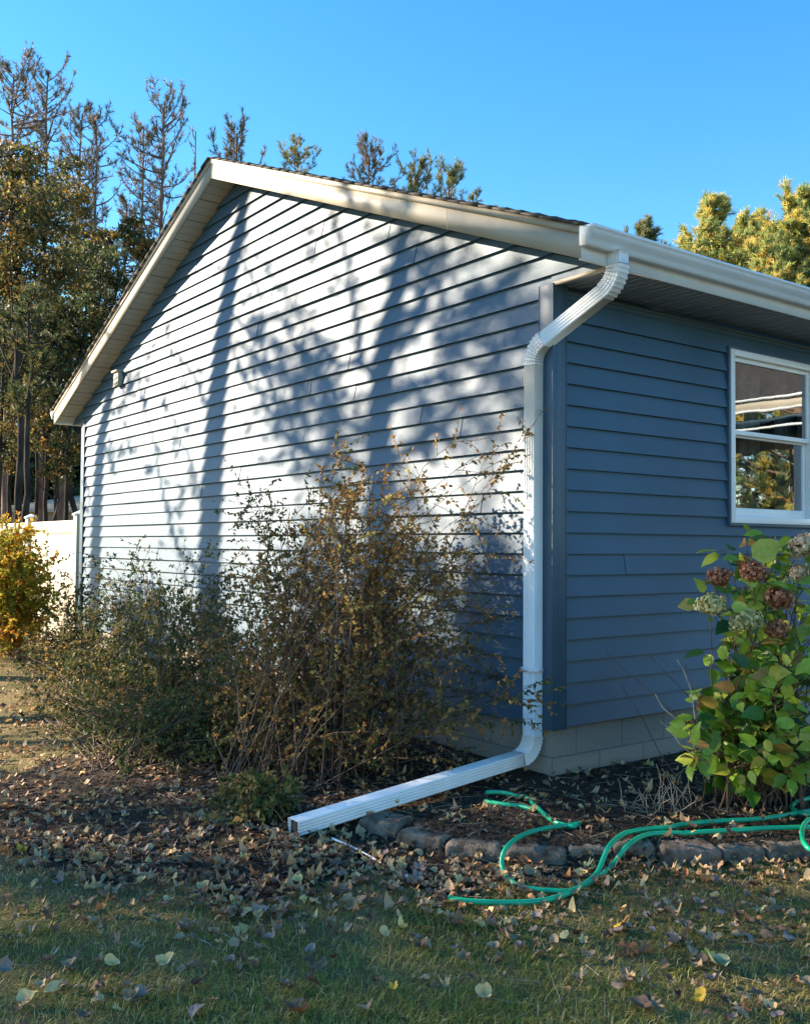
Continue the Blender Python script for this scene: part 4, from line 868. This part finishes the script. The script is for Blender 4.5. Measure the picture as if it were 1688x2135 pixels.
# dry straw-coloured stems in the bed
DB = G(1395, 1690); dr_ = thing('dry_stems', 'clump of dry straw-coloured stems in the dark mulch', 'dead plant', tuple(DB)); g_ = np.random.default_rng(92)
for grp_ in range(4):
    q = MB()
    for i in range(11):
        p0 = DB+np.array([g_.normal()*.11, g_.normal()*.09, -.01]); d = np.array([g_.normal()*.45, g_.normal()*.45, 1.])*(1 if i < 8 else 1) ; 
        if i > 7: d = np.array([g_.normal(), g_.normal(), .15])
        q.tube(limb(p0, d, g_.uniform(.10, .27), g_, 7, -.02, .22), np.linspace(.0022, .001, 8), 4, cap=False)
    q.build('stem_tuft', M['dry'], dr_)
q = MB()
for (pth) in ([(1375, 1503), (1395, 1520), (1415, 1550), (1440, 1572), (1462, 1582)], [(1365, 1447), (1380, 1475), (1440, 1525), (1445, 1560)], [(1410, 1375), (1425, 1400), (1440, 1440), (1448, 1500)]):
    q.tube([at(u, v, 4.8) for u, v in pth]+[HB], np.linspace(.002, .0035, len(pth)+1), 4, cap=False)
q.build('dry_branches', M['dry'], hy)

# ------------------------------------------------------------------ edging stones
g_ = np.random.default_rng(95)
seg = np.linalg.norm(np.diff(EDGE, axis=0), axis=1); cum = np.concatenate([[0], np.cumsum(seg)])
def epos(s_): 
    p = np.array([np.interp(s_, cum, EDGE[:, 0]), np.interp(s_, cum, EDGE[:, 1])]); q_ = np.array([np.interp(s_+.05, cum, EDGE[:, 0]), np.interp(s_+.05, cum, EDGE[:, 1])]); d = (q_-p)/np.linalg.norm(q_-p); return p, d
labs = ['small dark stone set back at the left end of the edging row', 'second edging stone from the left, half under dead leaves', 'wide edging stone just left of the green hose loop', 'rough-faced edging stone inside the green hose loop', 'recessed edging stone between the hose loop and the crossing hoses',
        'edging stone partly hidden behind the two hose strands', 'large flat-topped edging stone right of the crossing hoses', 'narrow notched edging stone right of the large flat one', 'edging stone near the right edge with hose lying along it', 'edging stone at the far right under the hose coil', 'edging stone just beyond the right edge', 'last edging stone beyond the right edge']
s_ = .30; 
for i, lab in enumerate(labs):
    Ln = [.24, .26, .27, .29, .20, .20, .28, .22, .25, .27, .27, .27][i]; p, d = epos(s_+Ln/2); nrm2 = np.array([d[1], -d[0]]); set_ = [.05, .03, .0, .0, .05, .05, -.01, .03, .02, .0, .01, .0][i]
    ctr = p-nrm2*(.045+set_); z0 = float(T(p[0]+nrm2[0]*.1, p[1]+nrm2[1]*.1))
    t = MB(); nxn, nyn, nzn = 14, 9, 6; hx, hy_, hz = Ln/2-.004, .085, .082+g_.uniform(-.008, .008)
    # a gridded box so the broken face can be rough
    pts = {}; V = []; F = []
    def vid(a, b, c):
        k = (a, b, c)
        if k not in pts: pts[k] = len(V); V.append([a/nxn*2-1, b/nyn*2-1, c/nzn])
        return pts[k]
    for a in range(nxn):
        for b in range(nyn): F.append((vid(a, b, nzn), vid(a+1, b, nzn), vid(a+1, b+1, nzn), vid(a, b+1, nzn)))
        for c in range(nzn): F.append((vid(a, 0, c), vid(a+1, 0, c), vid(a+1, 0, c+1), vid(a, 0, c+1))); F.append((vid(a+1, nyn, c), vid(a, nyn, c), vid(a, nyn, c+1), vid(a+1, nyn, c+1)))
    for b in range(nyn):
        for c in range(nzn): F.append((vid(0, b+1, c), vid(0, b, c), vid(0, b, c+1), vid(0, b+1, c+1))); F.append((vid(nxn, b, c), vid(nxn, b+1, c), vid(nxn, b+1, c+1), vid(nxn, b, c+1)))
    V = np.array(V); rgh = g_.normal(size=len(V)); front = (V[:, 1] < -.99)
    taper = 1-.10*(V[:, 1]+1)/2
    lx = V[:, 0]*hx*taper; ly = V[:, 1]*hy_-front*np.abs(rgh)*.007-front*.014*(1-V[:, 2]); lz = V[:, 2]*hz+.0018*rgh-.006*(np.abs(V[:, 0]) > .98)-.007*front*(V[:, 2] > .99)
    yw = -ly    # front faces the lawn
    Wx = ctr[0]+d[0]*lx+nrm2[0]*yw; Wy = ctr[1]+d[1]*lx+nrm2[1]*yw
    t.add(np.stack([Wx, Wy, z0-.03+lz*1.28], 1), F, .5)
    o = t.build('edging_stone', M['stone']); tag(o, lab, 'stone', 'edging stones round the bed'); s_ += Ln+.006
    if s_ > cum[-1]-.4: break

# ------------------------------------------------------------------ garden hose
def crop(L): return [(960+x/2.3187, 1560+y/2.3187) for x, y in L]
def smooth(P, n=8):
    P = np.array(P); out = []
    for i in range(len(P)-1):
        a = P[max(i-1, 0)]; b = P[i]; c = P[i+1]; d = P[min(i+2, len(P)-1)]
        for t in np.linspace(0, 1, n, endpoint=False): out.append(.5*((2*b)+(-a+c)*t+(2*a-5*b+4*c-d)*t*t+(-a+3*b-3*c+d)*t**3))
    out.append(P[-1]); return np.array(out)
ho = thing('garden_hose', 'green garden hose looped over the edging stones onto the grass', 'hose', tuple(G(1250, 1760)))
def hose(L, lift=.006, name='tube'):
    pts = []
    for (cx_, cy_), (u, v) in zip(L, crop(L)):
        zz = np.interp(cy_, [250, 400, 480, 575], [-.332, -.318, -.325, -.405])+lift
        pts.append(pl(u, v, 2, zz) if 240 < cy_ < 575 else G(u, v, lift))
    P = smooth(pts, 10)
    for p in P: p[2] = max(p[2], float(T(p[0], p[1]))+.010)
    q = MB(); q.tube(P, .0115, 12); return q.build(name, M['hose'], ho, smooth=True)
A_ = [(-60, 722), (0, 735), (130, 745), (300, 745), (430, 730), (520, 700), (600, 655), (660, 600), (690, 530), (720, 470), (780, 418), (850, 398), (920, 388), (1000, 384), (1080, 368), (1250, 352), (1400, 345), (1500, 335), (1600, 318), (1700, 300)]
def stone_lift(L): return [(.028 if 430 < y < 560 else 0) for x, y in L]
hose(A_, .030)
B_ = [(570, 365), (500, 375), (400, 390), (300, 420), (230, 470), (200, 530), (205, 590), (240, 640), (300, 670), (380, 685), (440, 688), (520, 690), (610, 655), (680, 615), (740, 555), (790, 488), (840, 445), (900, 418), (980, 410), (1080, 410), (1200, 403), (1350, 395), (1500, 385), (1700, 382)]
hose(B_, .024)
hose([(120, 215), (180, 213), (250, 225), (310, 255), (370, 300), (420, 340), (470, 364), (540, 378), (570, 366)], .022)
hose([(115, 270), (200, 285), (280, 295), (345, 310)], .018)
hose([(1760, 232), (1688, 240), (1620, 262), (1598, 288), (1640, 312), (1700, 322), (1800, 322)], .035)
hose([(1760, 325), (1688, 345), (1655, 375), (1648, 420), (1660, 460), (1690, 490), (1760, 510)], .03)
a0 = G(930, 1866, .012); a1 = G(880, 1844, .012); q = MB(); q.tube([a0, (a0*2+a1)/3, (a0+2*a1)/3, a1], [.013, .015, .013, .011], 10); q.build('coupling', M['black'], ho)
# thin white rod lying in the mulch
q = MB(); P = [G(692, 1748, .03), G(742, 1770, .02), G(800, 1803, .012), G(850, 1830, .01)]; q.tube(smooth(P, 4), .0055, 8)
rod = q.build('plastic_rod', M['white'], smooth=True); tag(rod, 'thin white rod lying on the mulch below the downspout end', 'rod')
q = MB(); q.tube([G(846, 1827, .012), G(868, 1840, .014)], [.010, .008], 8); q.build('rod_tip', M['white'], rod)

# ------------------------------------------------------------------ ground cover
g_ = np.random.default_rng(101)
def scatter(n, r0, r1, a0=-42, a1=42):
    ir = g_.uniform(1/r1, 1/r0, n); r_ = 1/ir; a = YAW+np.radians(g_.uniform(a0, a1, n)); x = CAM[0]+r_*np.cos(a); y = CAM[1]+r_*np.sin(a)
    ok = ~((x > -.02) & (y > -.02) & (y < 8.35)); return x[ok], y[ok]
M['grass'] = leafmat('lawn_grass', [(0, (.15, .18, .025)), (.45, (.28, .285, .05)), (.7, (.44, .35, .11)), (1, (.66, .51, .23))], .25, rough=.6)
x, y = scatter(230000, 2.3, 26)
inb = inbed(x, y); keep = (~inb) | (g_.uniform(size=len(x)) < .03+.25*(x < -1.2)*(np.sin(x*9+y*4)*np.sin(y*7-x*3) > .55)); x, y = x[keep], y[keep]; n = len(x)
patch = .5+.28*np.sin(x*1.9+1.3*np.sin(y*1.4))*np.sin(y*1.6+x*.7)+.16*np.sin(x*9.3+2*np.sin(y*5))*np.sin(y*8.1+x*3)+.12*np.sin(x*23+y*7)*np.sin(y*27-x*11)
keep = g_.uniform(size=n) < .35+.75*patch; x, y, patch = x[keep], y[keep], patch[keep]; n = len(x)
P = np.stack([x, y, T(x, y)-.004], 1); h = g_.uniform(.018, .052, n)*(.7+.5*patch); a = g_.uniform(0, 6.283, n); ln = g_.uniform(.2, 1.3, n)
dv = np.stack([np.cos(a)*ln, np.sin(a)*ln, np.ones(n)], 1); dv /= np.linalg.norm(dv, axis=1)[:, None]; sd = np.stack([-np.sin(a), np.cos(a), 0*a], 1)*g_.uniform(.0010, .0019, n)[:, None]*(1+.12*np.hypot(x-CAM[0], y-CAM[1]))[:, None]*.8
mid = P+dv*h[:, None]*.6; tip = P+dv*h[:, None]*1.0+np.stack([np.cos(a), np.sin(a), -.5*np.ones(n)], 1)*h[:, None]*.35
q = MB(); V = np.stack([P-sd, P+sd, mid+sd*.7, mid-sd*.7, tip], 1).reshape(-1, 3); k = np.arange(n)*5
rn_ = np.clip(g_.normal(.42, .18, n)+(.5-patch)*.75+(g_.uniform(size=n) < .12)*.5, 0, 1)
q.add(V, np.stack([k, k+1, k+2, k+3], 1), rn_); q.v.append(np.zeros((0, 3))); q.f[3].append(np.stack([k+3, k+2, k+4], 1)); q.r[3].append(rn_)
tag(q.build('grass', M['grass']), 'short patchy lawn grass with straw-coloured blades', 'grass', kind='stuff')
# bark chips in the bed
M['chips'] = leafmat('bark_mulch', [(0, (.025, .018, .014)), (.6, (.072, .050, .036)), (.9, (.17, .12, .08)), (1, (.32, .24, .17))], 0, rough=.9, spec=.2)
x, y = scatter(70000, 3.0, 16); inb = inbed(x, y) & (edge_dist(x, y) < .02+9*(x < -1.3)); x, y = x[inb], y[inb]; n = len(x); P = np.stack([x, y, T(x, y)+g_.uniform(0, .014, n)], 1)
dr = rvec(n, g_)*np.array([1, 1, .35]); dr /= np.linalg.norm(dr, axis=1)[:, None]
q = MB(); kites(q, P, g_.uniform(.012, .045, n), .35, dr, rvec(n, g_)*.5+np.array([0, 0, 1]), g_.uniform(0, 1, n)**1.5)
tag(q.build('mulch', M['chips']), 'dark bark mulch filling the bed round the house', 'mulch', kind='stuff')
# dead leaves: outlines of a few real kinds
def outline(kind):
    if kind == 'round':
        a = np.linspace(0, 2*math.pi, 17)[:-1]; r_ = 1+.05*np.cos(a*9)+.10*np.sin(a*3+1); return np.stack([.5+.5*r_*np.cos(a)*np.where(np.cos(a) > 0, 1.12, .85), .46*r_*np.sin(a)], 1)
    if kind == 'oak': 
        a = np.linspace(0, 2*math.pi, 29)[:-1]; r_ = .72+.28*np.cos(a*7); return np.stack([.5+.55*r_*np.cos(a), .40*r_*np.sin(a)], 1)
    if kind == 'maple':
        a = np.linspace(0, 2*math.pi, 31)[:-1]; r_ = .62+.38*np.abs(np.cos(a*2.5))**1.5; return np.stack([.45+.55*r_*np.cos(a), .55*r_*np.sin(a)], 1)
    a = np.linspace(0, 2*math.pi, 13)[:-1]; return np.stack([.5+.5*np.cos(a), .27*np.sin(a)*(1.1-.3*np.cos(a))], 1)
def leaf_geo(kind, curl, fold, size, gg):
    o = outline(kind)*size; c0 = np.array([.5*size, 0]); inner = c0+(o-c0)*.55
    def zf(p): return curl*((p[:, 0]-c0[0])**2)/size+fold*np.abs(p[:, 1])+gg.normal(size=len(p))*.055*size
    V = np.concatenate([[c0], inner, o]); z = zf(V); n = len(o); V3 = np.concatenate([V, z[:, None]], 1); V3[:, 0] -= c0[0]
    F3 = [(0, 1+i, 1+(i+1) % n) for i in range(n)]; F4 = [(1+i, 1+n+i, 1+n+(i+1) % n, 1+(i+1) % n) for i in range(n)]
    return V3, np.array(F3), np.array(F4)
DL = {}
for nm, c1, c2 in [('pale_yellow', (.84, .58, .26), (.66, .42, .17)), ('bright_yellow', (.80, .46, .05), (.62, .38, .05)), ('tan', (.50, .34, .19), (.34, .21, .12)), ('brown', (.29, .17, .10), (.17, .10, .06)), ('grey_brown', (.40, .29, .24), (.25, .18, .15)), ('rusty', (.50, .18, .06), (.32, .11, .04)), ('pale_green', (.52, .48, .24), (.34, .34, .15))]:
    DL[nm] = mat('dead_leaf_'+nm, c1, rough=.65, spec=.3, scale=30, base2=c2, bump=.0015, bscale=90)
words = {'pale_yellow': 'pale yellow', 'bright_yellow': 'bright yellow', 'tan': 'tan', 'brown': 'brown', 'grey_brown': 'grey-brown', 'rusty': 'rusty orange', 'pale_green': 'pale green'}
kw = {'round': 'rounded', 'oak': 'lobed', 'maple': 'pointed-lobed', 'long': 'narrow'}
lm = {}
for kd in ('round', 'oak', 'maple', 'long'):
    for v in range(4):
        for cn in DL:
            gg = np.random.default_rng(hash((kd == 'oak', v)) % 1000+v*7); q = MB(); V3, F3, F4 = leaf_geo(kd, gg.uniform(-1.2, 2.2), gg.uniform(-.2, .6), 1., gg)
            b = q.n; q.add(V3, F3, .5); q.v.append(np.zeros((0, 3))); q.f[4].append(F4+b); q.r[4].append(np.full(len(F4), .5))
            lm[(kd, v, cn)] = (q, None)
def leaf_mesh(kd, v, cn):
    q, me = lm[(kd, v, cn)]
    if me is None:
        q.tube([(-.5, 0, .02), (-.72, .03, .05), (-.95, .02, .03)], [.014, .011, .009], 3, cap=False)
        me = q.mesh('fallen_leaf'); me.materials.append(DL[cn]); lm[(kd, v, cn)] = (q, me)
    return me
def zone(x, y, u, v):
    z = 'on the mulch' if bool(inpoly(np.array(x), np.array(y), BED)) else 'on the lawn'
    w_ = 'under the downspout end' if (500 < u < 800 and v < 1860) else 'beside the green hose' if (900 < u < 1400 and v < 1900) else 'below the edging stones at right' if (u >= 1300 and v < 1950) else 'in the lower right corner' if u > 1250 else 'in the lower left corner' if (u < 420 and v > 1900) else 'at the bottom centre' if v > 1900 else 'in the left foreground' if u < 500 else 'in the middle foreground'
    return z+' '+w_
def place_leaf(u, v, kd, cn, L, lab=None, tilt=.35, rot=None):
    p = G(u, v, .006); 
    if p[0] > -.05 and p[1] > -.05: return
    onl = not bool(inpoly(np.array(p[0]), np.array(p[1]), BED)); p[2] += (.020 if onl else .012)
    o = bpy.data.objects.new('fallen_leaf', leaf_mesh(kd, int(g_.integers(4)), cn)); col.objects.link(o); o.location = p; o.scale = (L, L, L)
    o.rotation_euler = (g_.normal()*tilt, g_.normal()*tilt, rot if rot is not None else g_.uniform(0, 6.28))
    tag(o, lab or '%s %s dead leaf lying %s' % (words[cn], kw[kd], zone(p[0], p[1], u, v)), 'leaf', 'fallen leaves')
special = [(60, 2100, 'round', 'pale_yellow', .085, 'large pale yellow leaf lying in the lower left corner, biggest of the lawn leaves'), (338, 2019, 'round', 'pale_yellow', .068, 'pale yellow leaf lying alone on the grass at left centre bottom'), (282, 1983, 'oak', 'tan', .065, 'amber curled leaf standing on the grass left of centre'),
    (45, 1781, 'round', 'bright_yellow', .062, 'yellow leaf at the mulch edge near the left side'), (1290, 1938, 'round', 'bright_yellow', .062, 'bright yellow-orange leaf on the grass below the hose'), (1008, 2083, 'round', 'pale_yellow', .07, 'tan-yellow leaf alone on the grass at bottom right of centre'),
    (1305, 1985, 'maple', 'rusty', .10, 'large rust-pink lobed leaf on the grass below the hose'), (1500, 2025, 'round', 'pale_green', .10, 'green and white leaf tilted on the grass at right'), (1475, 2003, 'maple', 'bright_yellow', .06, 'yellow lobed leaf beside the green leaf at right'),
    (1220, 1808, 'oak', 'pale_green', .085, 'pale green leaf leaning between the edging stones and the hoses'), (1455, 2098, 'long', 'bright_yellow', .08, 'narrow yellow leaf at the bottom edge right of centre'), (730, 1895, 'round', 'tan', .07, 'tan oval leaf upright on the grass at centre'), (562, 1967, 'round', 'grey_brown', .06, 'mauve-grey leaf upright on the grass at centre'),
    (420, 1860, 'round', 'pale_yellow', .06, 'crumpled pale yellow leaf at the mulch edge left of centre'), (360, 1780, 'round', 'pale_yellow', .055, 'pale yellow leaf on the dark mulch left of centre'), (490, 1893, 'round', 'pale_yellow', .06, 'pale yellow leaf, left one of a touching pair'), (515, 1908, 'round', 'pale_yellow', .055, 'pale yellow leaf, right one of a touching pair'),
    (354, 1888, 'round', 'pale_yellow', .06, 'long pale yellow leaf flat on the grass'), (303, 1890, 'maple', 'rusty', .06, 'orange pointed leaf on the grass in the left foreground'), (610, 1903, 'maple', 'rusty', .05, 'rusty lobed leaf on the grass at centre'), (110, 2070, 'long', 'pale_yellow', .07, 'long folded cream leaf near the lower left corner'),
    (90, 2012, 'oak', 'tan', .06, 'tan leaf with stalk near the left edge'), (205, 2015, 'long', 'tan', .06, 'pinkish folded leaf in the lower left'), (10, 2030, 'round', 'grey_brown', .06, 'grey leaf cut by the left edge'), (800, 1955, 'round', 'pale_yellow', .055, 'pair-like cream leaf at lower centre'), (660, 2030, 'oak', 'brown', .09, 'dark brown lobed leaf at lower centre'),
    (1115, 1925, 'round', 'grey_brown', .065, 'grey-brown leaf on the green grass below the hose'), (1175, 1960, 'round', 'pale_green', .05, 'pale greenish leaf on the green grass'), (1130, 1950, 'long', 'tan', .06, 'tan folded leaf on the green grass'), (1580, 1978, 'round', 'rusty', .045, 'small glowing orange leaf at right'), (1550, 2115, 'maple', 'rusty', .06, 'rusty lobed leaf at the bottom right'),
    (1335, 2110, 'round', 'brown', .09, 'large brown leaf at the bottom edge right of centre'), (1490, 1850, 'round', 'grey_brown', .07, 'curled brown leaf with a stalk below the edging stones'), (1670, 2065, 'round', 'tan', .07, 'tan leaf near the lower right corner'), (410, 2115, 'long', 'grey_brown', .09, 'long grey leaf at the bottom left of centre')]
for (u, v, kd, cn, L, lab) in special: place_leaf(u, v, kd, cn, L*.85, lab, .3)
cnp = ['tan', 'brown', 'grey_brown', 'rusty', 'pale_yellow', 'bright_yellow', 'pale_green']
k_ = len(special)
while k_ < 292:
    z_ = g_.uniform()
    if z_ < .24: u, v = g_.uniform(0, 1688), g_.uniform(1880, 2135)
    elif z_ < .46: u, v = g_.uniform(1000, 1688), g_.uniform(1800, 1990)
    elif z_ < .60: u, v = g_.uniform(700, 1250), g_.uniform(1770, 1870)
    else: u, v = g_.uniform(0, 900), g_.uniform(1660, 1900)
    if edge_dist(*[np.array(c) for c in G(u, v)[:2]]) > -.22 and edge_dist(*[np.array(c) for c in G(u, v)[:2]]) < .04 and u > 760: continue
    cn = g_.choice(cnp, p=[.25, .27, .28, .06, .09, .03, .02]); kd = g_.choice(['round', 'oak', 'maple', 'long'], p=[.5, .2, .1, .2])
    place_leaf(u, v, kd, cn, g_.uniform(.032, .062)*(1.1 if kd != 'round' else 1), None, .25); k_ += 1
M['litter'] = leafmat('leaf_litter', [(0, (.11, .06, .035)), (.3, (.25, .14, .08)), (.5, (.38, .25, .15)), (.7, (.50, .32, .17)), (.85, (.60, .42, .20)), (.94, (.5, .18, .05)), (1, (.62, .50, .2))], .15, rough=.6)
x, y = scatter(48000, 3.2, 26, -42, 40); x2, y2 = scatter(15000, 7, 20, -5, 42); ok2 = (y2 > 2.2); x = np.concatenate([x, x2[ok2]]); y = np.concatenate([y, y2[ok2]]); n = len(x)
ed = edge_dist(x, y); inb = inbed(x, y)
dens = np.where(inb, .16, .05); dens = np.where(inb & (x < -1.3), .42+.3*np.sin(x*5+y*3)*np.sin(y*4-x*2), dens); dens = np.where((~inb) & (y > 1.2), .22+.2*np.sin(x*3+y)*np.sin(y*2.3-x), dens); dens = np.where((~inb) & (y <= 1.2) & (x < -1.5), .02+.16*np.clip(1-np.hypot(x+2.0, y-.6)/1.3, 0, 1), dens)
near = (~inb) & inbed(x+.12, y+.2) & (x < -.8); dens = np.where(near, .30, dens); near2 = (~inb) & (~near) & inbed(x+.25, y+.42) & (x < -.8); dens = np.where(near2, .10, dens)
dens = np.where((ed > .0) & (ed < .35) & (x > -1.3) & (y < .2), .34, dens); dens = np.where((ed > .35) & (ed < .8) & (x > -1.0) & (y < 0), .10, dens)
dens = np.where((ed < -.0) & (ed > -.19) & (x > -1.35) & (y < .1), .07, dens)
keep = g_.uniform(size=n) < dens; x, y = x[keep], y[keep]; n = len(x); inb = inpoly(x, y, BED)
P = np.stack([x, y, T(x, y)+np.where(inb, .012, .022)+g_.uniform(0, .012, n)], 1); P[(edge_dist(x, y) < 0) & (edge_dist(x, y) > -.19) & (x > -1.35) & (y < .1), 2] += .055
q = MB()
tid = g_.integers(0, 4, n)
for kd_i, kd in enumerate(('round', 'oak', 'maple', 'long')):
    sel = np.where(tid == kd_i)[0]
    if kd == 'maple': pass
    for sub in range(5):
        ss = sel[sub::5]; gg = np.random.default_rng(500+kd_i*7+sub); V3, F3, F4 = leaf_geo(kd, gg.uniform(-1.5, 3), gg.uniform(-.3, .7), 1., gg); m_ = len(ss)
        if not m_: continue
        s2 = g_.uniform(.02, .052, m_); az = g_.uniform(0, 6.283, m_); tx, ty = g_.normal(size=m_)*.24, g_.normal(size=m_)*.24
        ca, sa_ = np.cos(az), np.sin(az); xx = V3[None, :, 0]*s2[:, None]; yy = V3[None, :, 1]*s2[:, None]; zz = V3[None, :, 2]*s2[:, None]+xx*tx[:, None]+yy*ty[:, None]
        Vw = np.stack([P[ss, 0][:, None]+xx*ca[:, None]-yy*sa_[:, None], P[ss, 1][:, None]+xx*sa_[:, None]+yy*ca[:, None], P[ss, 2][:, None]+zz], -1)
        nv = V3.shape[0]; off = (np.arange(m_)*nv)[:, None, None]; rn = g_.uniform(0, 1, m_); b = q.n
        q.v.append(Vw.reshape(-1, 3)); q.n += m_*nv
        q.f[3].append((F3[None]+off).reshape(-1, 3)+b); q.r[3].append(np.repeat(rn, len(F3))); q.f[4].append((F4[None]+off).reshape(-1, 4)+b); q.r[4].append(np.repeat(rn, len(F4)))
tag(q.build('leaf_litter', M['litter']), 'dense brown leaf litter over the bed and far lawn', 'leaf litter', kind='stuff')
# thin dead sticks
q = MB(); x, y = scatter(2600, 3.1, 14); inb = inbed(x, y) | (g_.uniform(size=len(x)) < .08); x, y = x[inb], y[inb]
for a, b in zip(x, y):
    L_ = limb((a, b, float(T(a, b))+.012), (g_.normal(), g_.normal(), .1*g_.uniform()), g_.uniform(.04, .22), g_, 4, -.02, .12); L_[:, 2] = np.maximum(L_[:, 2], T(L_[:, 0], L_[:, 1])+.006); q.tube(L_, np.linspace(.0016, .0008, 5), 3, cap=False)
tag(q.build('twig_litter', M['dry']), 'scattered thin dead twigs on the mulch', 'twigs', kind='stuff')
